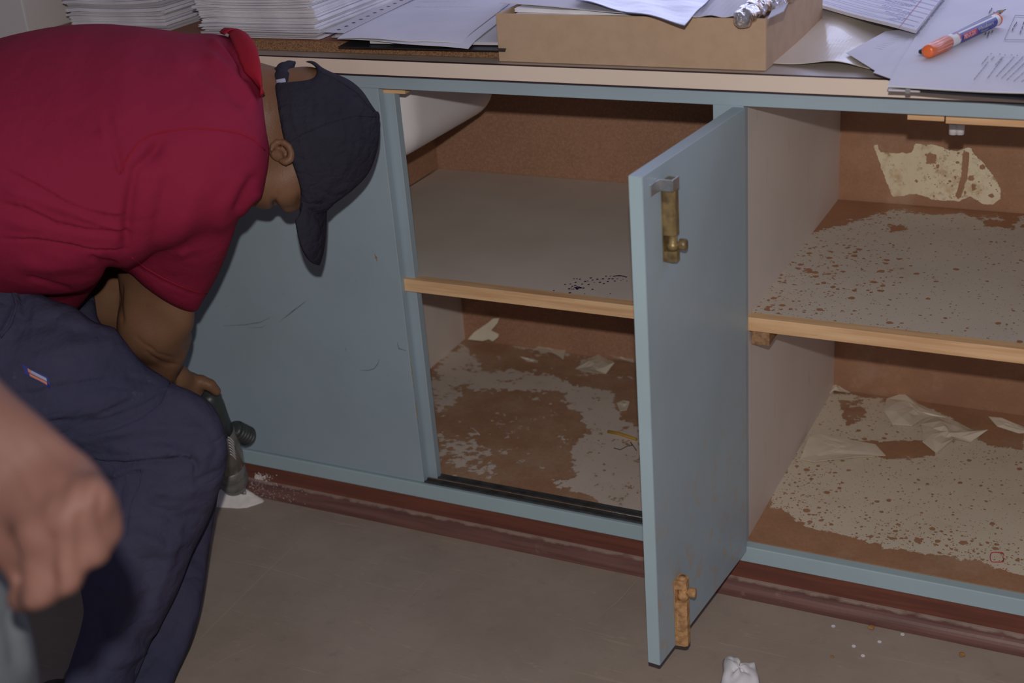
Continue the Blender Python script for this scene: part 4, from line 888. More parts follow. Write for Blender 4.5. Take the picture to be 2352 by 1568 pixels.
# --- head, neck, arms and hands: one skin
earC = dep(643, 347, TH-.078)
def frame_px(): return CR, -CU, CF                                    # x = crown direction, y = face direction, z = away from camera
ex_, ey_, ez_ = frame_px(); HM = np.array([ex_, ey_, ez_]); rot = lambda a: np.array([ex_*math.cos(a)+ey_*math.sin(a), -ex_*math.sin(a)+ey_*math.cos(a), ez_])
head_out = SP([(480, 150), (560, 150), (600, 154), (640, 156), (665, 154), (690, 148), (725, 152), (775, 185), (830, 230), (855, 290), (850, 350), (820, 410), (760, 455), (720, 470), (695, 484), (675, 487), (657, 488), (645, 484), (637, 477), (631, 472), (625, 479), (610, 483), (590, 484), (572, 478), (550, 465), (480, 430)], 4)
sh_R = Y(470, 385, -.36); hem_R = Y(365, 640, -.30); elb_R = Y(348, 745, -.32); wr_R = Y(405, 868, -.215); hd_R = Y(440, 893, -.175)
sh_L = Y(470, 330, -.10); elb_L = Y(250, 690, -.20); wr_L = Y(330, 830, -.13)
dT = Y(478, 905, -.150); dN = Y(531, 1085, -.070); tip = V(*at(555, 1146, 'z', .008)); tip[1] = -.030
daxis = (dN-dT)/np.linalg.norm(dN-dT)
def largest(v, q):
    lab = np.arange(len(v))
    for _ in range(400):
        m_ = lab[q].min(1); new = lab.copy(); np.minimum.at(new, q.ravel(), np.repeat(m_, 4))
        if (new == lab).all(): break
        lab = new
    u, c = np.unique(lab, return_counts=True); keep = lab == u[c.argmax()]; idx = np.cumsum(keep)-1; qk = q[keep[q].all(1)]; return v[keep], idx[qk]
def head_sd(P):
    mpx = TH/F
    sk = ell(P, dep(742, 312, TH), (112*mpx, 145*mpx, .076), rot(.05)); fc = ell(P, dep(662, 392, TH+.003), (84*mpx, 90*mpx, .060), rot(-.1))
    jaw = ell(P, dep(610, 430, TH), (56*mpx, 52*mpx, .050), rot(0)); d = smin(sk, fc, .03); d = smin(d, jaw, .03)
    ck = ell(P, dep(650, 415, TH-.036), (38*mpx, 38*mpx, .018), HM); d = smin(d, ck, .03)
    mou = ell(P, dep(632, 476, TH-.02), (4.5*mpx, 16*mpx, .05), rot(.1)); nose = cone(P, dep(668, 470, TH), dep(660, 492, TH), .013, .015); lips = cone(P, dep(622, 474, TH-.012), dep(622, 474, TH+.012), .010, .010)
    d = smin(d, nose, .012); d = smin(d, lips, .008); d = smax(d, -mou, .006)
    eye = ell(P, dep(703, 462, TH-.03), (12*mpx, 12*mpx, .016), HM); d = smax(d, -eye, .012); d = smin(d, ell(P, dep(703, 455, TH-.03), (9*mpx, 9*mpx, .011), HM), .004)
    nk = cone(P, Y(520, 262, -.25), dep(690, 262, TH), .076, .068); d = smin(d, nk, .03)
    d = smax(d, outline(P, head_out), .012)
    # ear: cup, rim, hollow, lobe, tragus
    e1 = ell(P, earC+ez_*.005, (.0165, .0150, .0085), rot(.35))
    pts = [(624, 346), (625, 334), (636, 326), (651, 326), (664, 336), (670, 352), (667, 366), (656, 372), (645, 369)]
    rim = chain(P, [dep(x, y, TH-.086-.002*math.sin(i*.4)) for i, (x, y) in enumerate(pts)], [.0030, .0034, .0038, .0040, .0042, .0044, .0046, .0046, .0042], .004)
    hol = ell(P, dep(646, 350, TH-.090), (.0098, .0078, .0085), rot(.55)); e1 = smax(e1, -hol, .003)
    inner = chain(P, [dep(x, y, TH-.083) for x, y in ((636, 340), (648, 342), (656, 352), (655, 361))], [.0018, .0024, .0026, .0022], .003)
    ear = smin(smin(e1, rim, .0035), inner, .003); return smin(d, ear, .004)
# right hand: palm over the drill's rear grip, thumb on top, four fingers wrapped round the far side
gx, gy, gz = frame_from(daxis, CF); g0 = dT+daxis*.025; gr = .024
def ringpt(a, s, r): return g0+daxis*s+(gx*math.cos(a)+gy*math.sin(a))*r
def hand_sd(P):
    d = smin(cone(P, wr_R, Y(432, 888, -.185), .024, .022), ell(P, Y(425, 888, -.180), (.030, .022, .026), HM), .02)
    th = chain(P, [Y(432, 884, -.185), Y(462, 876, -.178), Y(482, 884, -.172), Y(497, 898, -.166)], [.013, .011, .0100, .0085], .004); d = smin(d, th, .008)
    a0 = math.atan2((Y(425, 888, -.18)-g0)@gy, (Y(425, 888, -.18)-g0)@gx)
    for k in range(4):
        s = .004+.020*k; r = gr+.009; sg = 1; pts = [Y(425, 890, -.18)+daxis*.010*k]+[ringpt(a0+sg*t, s, r+.001) for t in (.3, .7, 1.1, 1.45)]
        d = smin(d, chain(P, pts, [.011, .0100, .0090, .0082, .0074], .003), .004)
    return smax(d, -(cone(P, dT-daxis*.005, dT+daxis*.12, gr-.0035, gr-.002)), .001)
arm_out = SP([(250, 560), (470, 560), (480, 660), (450, 705), (447, 735), (444, 765), (436, 795), (425, 825), (412, 850), (402, 868), (400, 905), (330, 900), (285, 830), (268, 780), (266, 740), (270, 700), (268, 650)], 4)
def arms_sd(P):
    up = chain(P, [sh_R, hem_R, elb_R], [.060, .056, .052], .02); bic = ell(P, Y(400, 690, -.30), (.040, .055, .045), rot(-.3))
    d = smin(up, bic, .02); fa = chain(P, [elb_R, Y(388, 810, -.28), wr_R], [.050, .044, .027], .02); d = smin(d, fa, .02); d = smin(d, ell(P, Y(318, 762, -.34), (.020, .024, .022), HM), .02)
    d = smin(d, cone(P, wr_R, wr_R+(wr_R-Y(388, 810, -.28))*.05, .026, .025), .01)
    L_ = chain(P, [sh_L, elb_L, wr_L], [.058, .046, .030], .02)
    palm = ell(P, Y(352, 860, -.11), (.040, .030, .018), rot(.9)); L_ = smin(L_, palm, .02)
    for k in range(4):
        b = Y(366+8*k, 872-5*k, -.115); L_ = smin(L_, chain(P, [b, b+V(.018, .008, -.028), b+V(.012, .018, -.048), b+V(-.004, .016, -.055)], [.0095, .0088, .008, .007], .003), .004)
    L_ = smin(L_, chain(P, [Y(345, 850, -.13), Y(372, 852, -.14), Y(388, 862, -.135)], [.012, .010, .0085], .004), .006)
    ga = smax(d, outline(P, arm_out), .01); return smin(ga, L_, .004)
def core_sd(P):
    d = chain(P, [Y(520, 262, -.25), Y(330, 330, -.30), Y(60, 340, -.36), Y(-160, 470, -.44)], [.075, .125, .115, .12], .05); return smin(d, chain(P, [sh_R, Y(480, 340, -.24), sh_L], [.055, .06, .055], .03), .04)
def body_f(P): return smin(smin(smin(head_sd(P), core_sd(P), .04), arms_sd(P), .02), hand_sd(P), .006)
skin_folds = [([(330, 800), (352, 822), (385, 835), (412, 838)], 3.5, -.0018), ([(335, 790), (362, 812), (400, 822)], 3, -.0014), ([(345, 815), (365, 832), (390, 843)], 3, -.0014), ([(310, 770), (330, 790), (356, 806)], 4, -.0014),
    ([(618, 330), (612, 350), (616, 372)], 4, -.0015), ([(640, 440), (632, 455), (631, 470)], 4, -.002), ([(602, 180), (612, 220), (616, 260)], 5, -.001), ([(280, 650), (276, 700), (282, 745)], 5, -.003)]
body, bv, bq = organic('body', body_f, (-1.35, -.62, .16), (-.42, .02, 1.0), .0030, MT['skin'], man, skin_folds, 2)
# --- polo shirt
sleeve_out = SP([(260, 360), (330, 300), (440, 280), (560, 285), (614, 330), (615, 362), (606, 410), (596, 445), (575, 470), (560, 488), (546, 506), (534, 545), (520, 585), (508, 615), (494, 645), (478, 672), (464, 694), (452, 714), (430, 714), (400, 702), (366, 682), (330, 656), (300, 628), (283, 612), (286, 560), (280, 480)], 4)
torso_out = SP([(-700, 330), (-300, 210), (-100, 120), (0, 82), (60, 64), (140, 50), (220, 46), (300, 54), (370, 66), (440, 76), (480, 72), (520, 76), (560, 100), (590, 150), (600, 200), (606, 260), (613, 310), (614, 350), (606, 410), (596, 448), (560, 470), (440, 540), (300, 612), (285, 614), (262, 614), (244, 611), (238, 628), (222, 654), (200, 682), (182, 708), (160, 750), (40, 760), (-60, 730), (-300, 700), (-700, 800)], 4)
def torso_sd(P):
    L = LAT; pts = [Y(555, 262, -.25), Y(470, 300, -.27), Y(320, 340, -.31), Y(150, 360, -.35), Y(-20, 380, -.38), Y(-200, 470, -.45)]
    # squash across the shoulders so that the trunk is wider than deep
    def sq(Q): a = Q@L; return Q-np.outer(a, L)*.34 if Q.ndim == 2 else Q-a*L*.34
    Ps = sq(P); d = None
    rs = [.085, .135, .165, .172, .168, .165]; cs = [sq(p) for p in pts]
    d = chain(Ps, cs, rs, .05); d = smin(d, chain(P, [sh_R, Y(480, 330, -.24), sh_L], [.085, .085, .078], .05), .05); d = smin(d, ell(P, Y(95, 585, -.36), (.13, .10, .13), HM), .05)
    return smax(smax(d, outline(P, torso_out), .02), P[:, 1]+.024, .01)
def sleeve_sd(P):
    d = chain(P, [sh_R, Y(440, 470, -.335), Y(370, 690, -.29)], [.092, .086, .082], .03); d = smax(d, outline(P, sleeve_out), .014)
    far = cone(P, sh_L, Y(330, 560, -.16), .078, .066); far = smax(far, P[:, 1]+.024, .01); return smin(d, far, .01)
def shirt_f(P): return smin(torso_sd(P), sleeve_sd(P), .012)
SF = [([(0, 380), (80, 420), (150, 460), (200, 480), (250, 492), (290, 495)], 7, .004, 1), ([(0, 462), (60, 475), (130, 508), (200, 522), (270, 530), (296, 536)], 6, .005, 1), ([(0, 545), (90, 546), (160, 556), (220, 566), (292, 572)], 6, .005, 1),
    ([(180, 500), (230, 516), (296, 532)], 5, .004, 1), ([(0, 505), (120, 530), (230, 545), (290, 552)], 16, .005), ([(0, 430), (120, 470), (230, 505)], 16, .005), ([(40, 600), (120, 612), (190, 600), (240, 575)], 20, .006),
    ([(205, 280), (240, 320), (262, 360), (285, 410)], 9, -.004), ([(245, 250), (255, 300), (268, 350), (276, 400)], 10, -.003), ([(225, 290), (250, 340), (270, 390)], 9, .003), ([(380, 310), (350, 350), (310, 390), (300, 450), (292, 520), (288, 590)], 13, -.008), ([(370, 330), (345, 380), (330, 440)], 14, -.004),
    ([(205, 580), (235, 600), (270, 608)], 6, -.006), ([(60, 635), (110, 650), (170, 668)], 6, -.004), ([(90, 580), (150, 585), (215, 566)], 14, .003),
    ([(470, 120), (520, 160), (560, 200), (590, 260)], 12, .007), ([(440, 150), (500, 190), (560, 250)], 16, -.005), ([(515, 100), (545, 140), (565, 190)], 8, -.006), ([(480, 90), (520, 120), (550, 170)], 9, .006), ([(380, 130), (450, 160), (520, 215), (570, 290)], 20, .003),
    ([(310, 610), (370, 645), (430, 672), (468, 682)], 3.5, -.0016), ([(600, 440), (575, 462), (548, 500)], 8, .004), ([(590, 400), (560, 440), (540, 490)], 12, -.005), ([(560, 400), (520, 470), (500, 540)], 18, .004), ([(460, 420), (420, 520), (400, 600)], 26, .004), ([(385, 400), (365, 500), (350, 600)], 16, -.004), ([(400, 560), (420, 580), (445, 570), (440, 540)], 10, .0025)]
shirt, tv, tq = organic('polo_shirt', shirt_f, (-1.5, -.66, .42), (-.5, .0, 1.02), .0036, MT['shirt'], man, SF, 2)
SB = bvh_of(tv, tq)
seam('sleeve_seam', SB, [(276, 400), (292, 360), (320, 325), (350, 308), (390, 300), (440, 294), (500, 297), (545, 304), (580, 318), (608, 345)], .0011, MT['collar'], shirt)
seam('hem_stitching', SB, [(302, 590), (330, 612), (370, 636), (410, 655), (445, 668), (474, 674)], .0009, MT['collar'], shirt)
# collar: a folded rib-knit band standing round the back of the neck
def collar_f(P):
    poly = SP([(503, 78), (520, 72), (545, 74), (566, 86), (582, 106), (592, 135), (597, 170), (599, 210), (597, 222), (585, 190), (568, 150), (548, 116), (526, 92)], 5)
    d = np.abs(ell(P, Y(525, 268, -.25), (.092, .128, .135), rot(-.12)))-.0035 if False else smax(smin(cone(P, Y(470, 250, -.25), Y(602, 258, -.25), .150, .108), 9., .01), -cone(P, Y(470, 250, -.25), Y(602, 258, -.25), .144, .102), .002)
    d = smax(d, outline(P, poly), .003); return smax(d, P[:, 1]+.03, .003)
def collar_mesh():
    """folded-over band: rows run round the neck, columns from the stand out over the fold to the falling edge"""
    fold_ = [(528, 72), (548, 71), (566, 78), (580, 94), (590, 116), (596, 142), (599, 170), (600, 195), (600, 218)]
    edge = [(505, 75), (513, 79), (523, 88), (536, 110), (546, 130), (554, 152), (566, 178), (580, 198), (597, 218)]
    n_ = 40; f_ = lambda L, s: (np.interp(s*(len(L)-1), range(len(L)), [p[0] for p in L]), np.interp(s*(len(L)-1), range(len(L)), [p[1] for p in L]))
    rows = []
    for i in range(n_+1):
        s = i/n_; y = -.20-.125*math.sin(s*math.pi/2)**1.2; fx, fy = f_(fold_, s); e_x, e_y = f_(edge, s)
        pf = Y(fx, fy, y); pe = on_surface(SB, e_x, e_y, .006)
        if pe is None: pe = Y(e_x, e_y, y-.02)
        pi_ = Y(fx-4, fy+14, y+.05); col = []
        for t in np.linspace(0, 1, 9): col.append(pe*(1-t)+pf*t+(pf-Y(530, 265, -.25))/np.linalg.norm(pf-Y(530, 265, -.25))*.005*math.sin(t*math.pi))
        for t in np.linspace(.25, 1, 4): col.append(pf*(1-t)+pi_*t)
        rows.append(col)
    vv = [p for c_ in rows for p in c_]; k = len(rows[0]); ff = [(i*k+j, i*k+j+1, (i+1)*k+j+1, (i+1)*k+j) for i in range(n_) for j in range(k-1)]
    o_ = mesh('collar', vv, ff, MT['collar'], shirt, True); s_ = o_.modifiers.new('cloth', 'SOLIDIFY'); s_.thickness = .0025; s_.offset = 0; return o_
collar_mesh()
# --- cap
CT = TH
cap_out = SP([(632, 192), (650, 190), (668, 188), (690, 186), (708, 183), (722, 177), (728, 165), (724, 153), (712, 145), (700, 142), (712, 139), (726, 143), (740, 155), (765, 167), (792, 178), (815, 192), (835, 212), (850, 235), (862, 252), (873, 262), (873, 290), (870, 330), (860, 368), (848, 395), (832, 416), (806, 440), (785, 456), (766, 470), (752, 484), (730, 492), (712, 500), (695, 497), (688, 484), (690, 460), (690, 436), (682, 405), (671, 374), (660, 345), (650, 312), (642, 270), (636, 230)], 3)
def cap_f(P):
    mpx = CT/F; d = ell(P, dep(703, 322, CT+.0), (176*mpx, 196*mpx, .092), rot(.06)); d = smax(d, outline(P, cap_out), .006); return d
CFd = [([(665, 230), (680, 300), (705, 370)], 5, .0012), ([(800, 230), (825, 300), (822, 370)], 7, .0014), ([(690, 200), (740, 215), (800, 240)], 6, .0012), ([(720, 350), (745, 400), (740, 450)], 6, -.0014), ([(700, 440), (730, 470), (760, 455)], 4, -.0014), ([(868, 262), (800, 210), (740, 170), (705, 190)], 3, -.0012), ([(868, 270), (790, 262), (720, 300), (655, 330)], 3, -.0010), ([(868, 285), (830, 350), (780, 420), (712, 490)], 3, -.0010), ([(660, 200), (670, 280), (690, 350), (712, 420), (735, 480)], 2.5, -.0009),
    ([(720, 200), (715, 260), (725, 330)], 6, -.0014), ([(740, 190), (745, 250), (760, 320), (780, 380)], 5, -.0014), ([(770, 200), (790, 260), (800, 330)], 5, -.0014), ([(700, 210), (695, 270), (705, 340)], 5, -.0014), ([(790, 220), (830, 260), (845, 320)], 6, -.0012), ([(745, 330), (770, 390), (790, 430)], 6, -.0013)]
cap, cv, cq = organic('cap', cap_f, (-.75, -.42, .60), (-.38, -.06, .99), .0028, MT['cap'], man, CFd, 2)
CB = bvh_of(cv, cq)
seam('panel_seam', CB, [(864, 268), (820, 265), (760, 280), (700, 305), (656, 332)], .0008, MT['cap'], cap); seam('panel_seam', CB, [(863, 275), (838, 330), (795, 405), (735, 470)], .0008, MT['cap'], cap); seam('panel_seam', CB, [(860, 258), (820, 212), (770, 180), (735, 165)], .0008, MT['cap'], cap)
bm = bmesh.new(); bmesh.ops.create_icosphere(bm, subdivisions=3, radius=1, matrix=Matrix.Translation(dep(866, 270, CT)) @ Matrix([[*ex_, 0], [*ey_, 0], [*ez_, 0], [0, 0, 0, 1]]).transposed() @ Matrix.Diagonal((.004, .009, .009, 1))); bm_mesh('button', bm, MT['cap'], cap, True)
# brim: a curved peak pointing down past the forehead
vv, ff = [], []; nl, nf = 24, 20
for s_ in (0, 1):
    for i in range(nf+1):
        for j in range(nl+1):
            f_ = i/nf; l = (j/nl*2-1); ang = l*.062/.080; dx = -.080*(1-math.cos(ang)); dz = .080*math.sin(ang); fm = .086*math.sqrt(1-(.97*abs(l))**3.5)
            vv.append(dep(749, 470, CT)+ex_*(dx+.0032*s_-.002-.003*f_-.008*f_**5)+ey_*(-.012+f_*(fm+.012))+ez_*dz*.98)
N_ = (nf+1)*(nl+1)
for i in range(nf):
    for j in range(nl): k = i*(nl+1)+j; ff.append((k, k+1, k+nl+2, k+nl+1)); ff.append((N_+k, N_+k+nl+1, N_+k+nl+2, N_+k+1))
rim = [j for j in range(nl+1)]+[i*(nl+1)+nl for i in range(1, nf+1)]+[nf*(nl+1)+j for j in range(nl-1, -1, -1)]+[i*(nl+1) for i in range(nf-1, 0, -1)]
for k in range(len(rim)): p, q_ = rim[k], rim[(k+1) % len(rim)]; ff.append((p, N_+p, N_+q_, q_))
mesh('brim', vv, ff, MT['cap'], cap, True)
def strap_f(P):
    pts = [dep(650, 193, CT-.052), dep(649, 184, CT-.045), dep(646, 172, CT-.03), dep(652, 160, CT-.018), dep(664, 151, CT-.008), dep(676, 144, CT)]
    d = chain(P, pts, [.0120, .0125, .0115, .0095, .0065, .0030], .006); return d
v_, q_ = polygonise(strap_f, (-.75, -.42, .80), (-.48, -.06, .98), .0022); v_, q_ = largest(v_, q_); v_ = relax(v_, q_, 1); mesh('strap', v_, q_, MT['cap'], cap, True)
def decal(name, bv_, quad_px, mat, parent, lift=.0012, n=(6, 3)):
    a, b, c, d = [np.array(p, float) for p in quad_px]; vv, ff = [], []
    for j in range(n[1]+1):
        for i in range(n[0]+1):
            u, v = i/n[0], j/n[1]; p = (a*(1-u)+b*u)*(1-v)+(d*(1-u)+c*u)*v; s = on_surface(bv_, *p, lift)
            if s is None: return None
            vv.append(s)
    for j in range(n[1]):
        for i in range(n[0]): k = j*(n[0]+1)+i; ff.append((k, k+1, k+n[0]+2, k+n[0]+1))
    return mesh(name, vv, ff, mat, parent)
SBV = bvh_of(v_, q_)
decal('woven_label', SBV, [(636, 184), (654, 181), (656, 189), (637, 191)], MT['label_pale'], cap, .0015) or decal('woven_label', CB, [(636, 196), (654, 192), (656, 198), (637, 202)], MT['label_pale'], cap, .0015)
# --- trousers: near leg, far leg, seat
hip_R, kn_R, an_R = Y(-190, 740, -.56), Y(432, 1010, -.42), V(-.775, -.72, .09)
hip_L, kn_L, an_L = Y(-190, 600, -.34), Y(440, 985, -.26), V(-.765, -.655, .09)
leg_near = SP([(-600, 480), (-200, 560), (-60, 600), (0, 612), (40, 645), (75, 664), (120, 688), (170, 704), (215, 738), (262, 752), (280, 775), (312, 815), (345, 845), (382, 868), (400, 882), (440, 898), (478, 920), (502, 952), (516, 990), (522, 1030), (520, 1070), (508, 1110), (492, 1160), (474, 1215), (448, 1270), (425, 1330), (404, 1380), (384, 1430), (372, 1480), (368, 1560), (360, 1720), (120, 1720), (148, 1568), (168, 1500), (186, 1440), (190, 1380), (150, 1250), (60, 1150), (-200, 1100), (-600, 1100)], 4)
leg_far = SP([(-600, 420), (-200, 520), (0, 640), (150, 705), (196, 690), (215, 668), (219, 690), (225, 730), (250, 762), (300, 800), (420, 900), (490, 980), (512, 1080), (502, 1130), (494, 1180), (484, 1240), (472, 1330), (460, 1400), (440, 1470), (418, 1520), (398, 1568), (350, 1720), (200, 1720), (200, 1200), (-600, 1100)], 4)
def near_sd(P):
    d = chain(P, [hip_R, Y(150, 860, -.50), kn_R], [.135, .112, .088], .04); s = chain(P, [kn_R, V(-.76, -.57, .24), an_R], [.088, .085, .085], .04); d = smin(d, s, .05)
    d = smin(d, ell(P, Y(-150, 700, -.50), (.18, .16, .16), HM), .06); return smax(d, outline(P, leg_near), .012)
def far_sd(P):
    d = chain(P, [hip_L, Y(150, 800, -.28), kn_L], [.13, .105, .085], .04); s = chain(P, [kn_L, Y(415, 1230, -.36), Y(375, 1400, -.47), Y(320, 1610, -.59)], [.088, .088, .088, .088], .04); d = smin(d, s, .05); return smax(d, outline(P, leg_far), .012)
def trousers_f(P): return smax(smin(near_sd(P), far_sd(P), .006), .022-P[:, 2], .004)
TF = [([(390, 880), (360, 945), (280, 985), (205, 1003)], 3, -.0016), ([(120, 700), (150, 760), (160, 830)], 14, .003), ([(60, 900), (160, 880), (300, 860), (370, 880)], 8, .003, 1), ([(100, 965), (220, 950), (320, 905)], 7, .003, 1), ([(420, 935), (470, 975), (500, 1030), (480, 1080)], 10, -.003), ([(330, 1120), (400, 1135), (460, 1120)], 12, .004), ([(270, 1260), (330, 1290), (400, 1280)], 14, -.004), ([(215, 1340), (300, 1370), (350, 1340)], 16, .005), ([(380, 1440), (330, 1500), (260, 1530)], 14, .005), ([(210, 1000), (300, 985), (400, 980), (480, 990)], 14, .004), ([(210, 1053), (290, 1058), (370, 1052), (425, 1048), (446, 1056)], 9, .009, 1), ([(240, 1030), (330, 1030), (420, 1028)], 12, .007), ([(440, 1040), (452, 1070), (450, 1092)], 7, -.006), ([(250, 1104), (290, 1085), (330, 1078)], 6, .006, 1), ([(440, 1110), (480, 1092), (510, 1080)], 8, -.005),
    ([(160, 965), (240, 960), (320, 930), (375, 900)], 6, .003, 1), ([(200, 1000), (280, 975), (360, 935), (392, 885)], 4, -.0022), ([(100, 900), (200, 870), (330, 840)], 18, -.005), ([(60, 960), (200, 930), (320, 890)], 18, .005), ([(60, 830), (180, 800), (280, 790)], 20, .005), ([(30, 760), (120, 745), (220, 765)], 18, -.004),
    ([(400, 900), (440, 930), (480, 985), (500, 1040)], 16, .003), ([(320, 1150), (400, 1190), (470, 1180)], 12, -.005), ([(300, 1220), (380, 1260), (440, 1230)], 18, .006), ([(280, 1110), (270, 1180), (250, 1260)], 6, -.003), ([(340, 1290), (330, 1380), (300, 1480)], 22, -.006), ([(400, 1250), (380, 1350), (330, 1450)], 20, .006), ([(440, 1180), (400, 1300), (360, 1400)], 9, -.003), ([(230, 1400), (240, 1480), (220, 1568)], 16, -.006), ([(30, 640), (40, 700), (10, 760), (-20, 790)], 6, .006), ([(45, 660), (60, 720), (30, 790)], 8, -.006), ([(75, 665), (68, 720), (60, 780)], 4, -.003), ([(330, 1440), (350, 1500), (300, 1560)], 18, -.006)]
tr, rv, rq = organic('trousers', trousers_f, (-1.55, -.80, 0), (-.56, -.06, .84), .0038, MT['trousers'], man, TF, 2)
RB = bvh_of(rv, rq)
seam('leg_seam', RB, [(205, 1000), (270, 985), (330, 958), (370, 925), (390, 880)], .0010, MT['trousers'], tr)
seam('leg_seam', RB, [(325, 1075), (322, 1110), (300, 1160), (292, 1230)], .0009, MT['trousers'], tr)
seam('waistband_edge', RB, [(0, 612), (24, 616), (34, 634), (30, 670), (38, 700), (24, 745), (0, 775)], .0022, MT['trousers'], tr)
lb = decal('woven_label', RB, [(54, 836), (112, 866), (116, 890), (60, 858)], MT['label_blue'], tr, .004)
if lb: decal('label_print', RB, [(68, 846), (108, 868), (109, 876), (70, 854)], MT['label_pale'], lb, .005); decal('label_print', RB, [(70, 856), (108, 877), (109, 883), (72, 863)], MT['label_orange'], lb, .005); decal('label_print', RB, [(67, 845), (74, 849), (75, 857), (68, 853)], MT['label_orange'], lb, .0056)
# shoes, below the picture's edge
for nm, A in (('shoe', an_R), ('shoe', an_L)):
    tvd = V(.35, -.93, 0)
    def shoe_f(P, A=A): return smax(smin(cone(P, V(A[0], A[1], .045)-tvd*.05, V(A[0], A[1], .04)+tvd*.15, .042, .038), cone(P, A, V(A[0], A[1], .05), .045, .045), .03), -(P[:, 2]-.001), .004)
    v_, q_ = polygonise(shoe_f, (A[0]-.2, A[1]-.28, -.01), (A[0]+.25, A[1]+.15, .16), .006); mesh(nm, relax(v_, q_, 2), q_, MT['shoe'], man, True)
# --- the power drill in his hand
dr = empty('power_drill', V(tip[0], tip[1], 0)); tag(dr, 'dark grey power drill held upright with its bit in the white dust', 'drill')
L_ = np.linalg.norm(dN-dT); nx = frame_from(daxis, CR)[0]
vv, ff = lathe(dT-daxis*.004, dN, [(0, .006), (.02, .015), (.06, .0195), (.15, .0225), (.35, .0240), (.45, .026)], 30); mesh('rear_grip', vv, ff, MT['grey_plastic'], dr, True)
vv, ff = lathe(dT, dN, [(.43, .0255), (.50, .0285), (.62, .0315), (.76, .0310), (.88, .0285), (.90, .026)], 30); hs = mesh('housing', vv, ff, MT['drill_body'], dr, True); HB = bvh_of(np.array(vv), [f for f in ff if len(f) == 4])
vv, ff = lathe(dT, dN, [(.90, .0235), (.905, .0270), (1.0, .0275), (1.04, .0265), (1.05, .0282), (1.12, .0275), (1.17, .0235), (1.18, .010)], 30); mesh('gear_collar', vv, ff, MT['drill_nose'], dr, True)
ce = dT+daxis*L_*1.17
vv, ff = lathe(ce, tip, [(0, .0095), (.25, .0095), (.3, .006), (.55, .005)], 18); mesh('chuck', vv, ff, MT['drill_nose'], dr, True)
vv, ff = [], []; k_ = 26; exb, eyb, ezb = frame_from(tip-ce); Lb = np.linalg.norm(tip-ce)
for i in range(k_+1):
    t = .45+.55*i/k_
    for j in range(10):
        a = 2*math.pi*j/10+i*.7; r = .0046*(1+.25*math.cos(2*(2*math.pi*j/10)))*(1 if i < k_ else .2); vv.append(ce+ezb*t*Lb+(exb*math.cos(a)+eyb*math.sin(a))*r)
for i in range(k_):
    for j in range(10): a, b = i*10+j, i*10+(j+1) % 10; ff.append((a, b, b+10, a+10))
ff.append(tuple(range(9, -1, -1))); ff.append(tuple(range(k_*10, k_*10+10))); mesh('drill_bit', vv, ff, MT['drill_nose'], dr, False)
s0, s1 = Y(536, 985, -.085), Y(572, 1003, -.045); pr_ = [(0, .012)]+[(t, .0165+.0022*math.sin(t*38)) for t in np.linspace(.08, .92, 34)]+[(1, .011)]
vv, ff = lathe(s0, s1, pr_, 24); mesh('side_handle', vv, ff, MT['grey_plastic'], dr, True)
for k in range(7):
    y0 = 1003+k*6.5
    pts = [on_surface(HB, 523+k*.9+i*2.9, y0+(i**1.6)*1.1, .0006) for i in range(6)]; pts = [p for p in pts if p is not None]
    if len(pts) > 2: tube('logo_stripe', pts, .0009, MT['marker_white'], hs, 5)
# ---------------------------------------------------------------- the second person: a fist close to the camera
T0 = .88
per = empty('person', (-.38, -1.34, 0)); tag(per, 'person standing at the left edge, only a loose fist and grey blue cloth in view', 'person')
fist_out = SP([(-700, 500), (-300, 640), (-60, 820), (0, 866), (45, 912), (80, 945), (125, 985), (170, 1025), (205, 1050), (232, 1082), (255, 1115), (272, 1150), (284, 1185), (286, 1210), (278, 1238), (268, 1262), (260, 1285), (244, 1300), (222, 1308), (200, 1313), (194, 1335), (178, 1358), (155, 1372), (135, 1382), (118, 1392), (95, 1400), (70, 1408), (45, 1410), (24, 1402), (14, 1385), (16, 1362), (26, 1345), (14, 1325), (-10, 1300), (-60, 1270), (-300, 1180), (-700, 1000)], 4)
def Dp(x, y, t=T0): return dep(x, y, t)
FM = [(246, 1140, .872), (206, 1140, .858), (150, 1185, .853), (84, 1225, .857)]; FP = [(255, 1222, .878), (212, 1268, .866), (158, 1335, .862), (92, 1372, .866)]; FD = [(225, 1245, .915), (180, 1285, .905), (125, 1345, .905), (62, 1370, .908)]; FT = [(190, 1210, .93), (145, 1240, .925), (90, 1300, .925), (30, 1320, .925)]
elb2, sho2 = V(-.31, -1.165, 1.12), V(-.37, -1.20, 1.39)
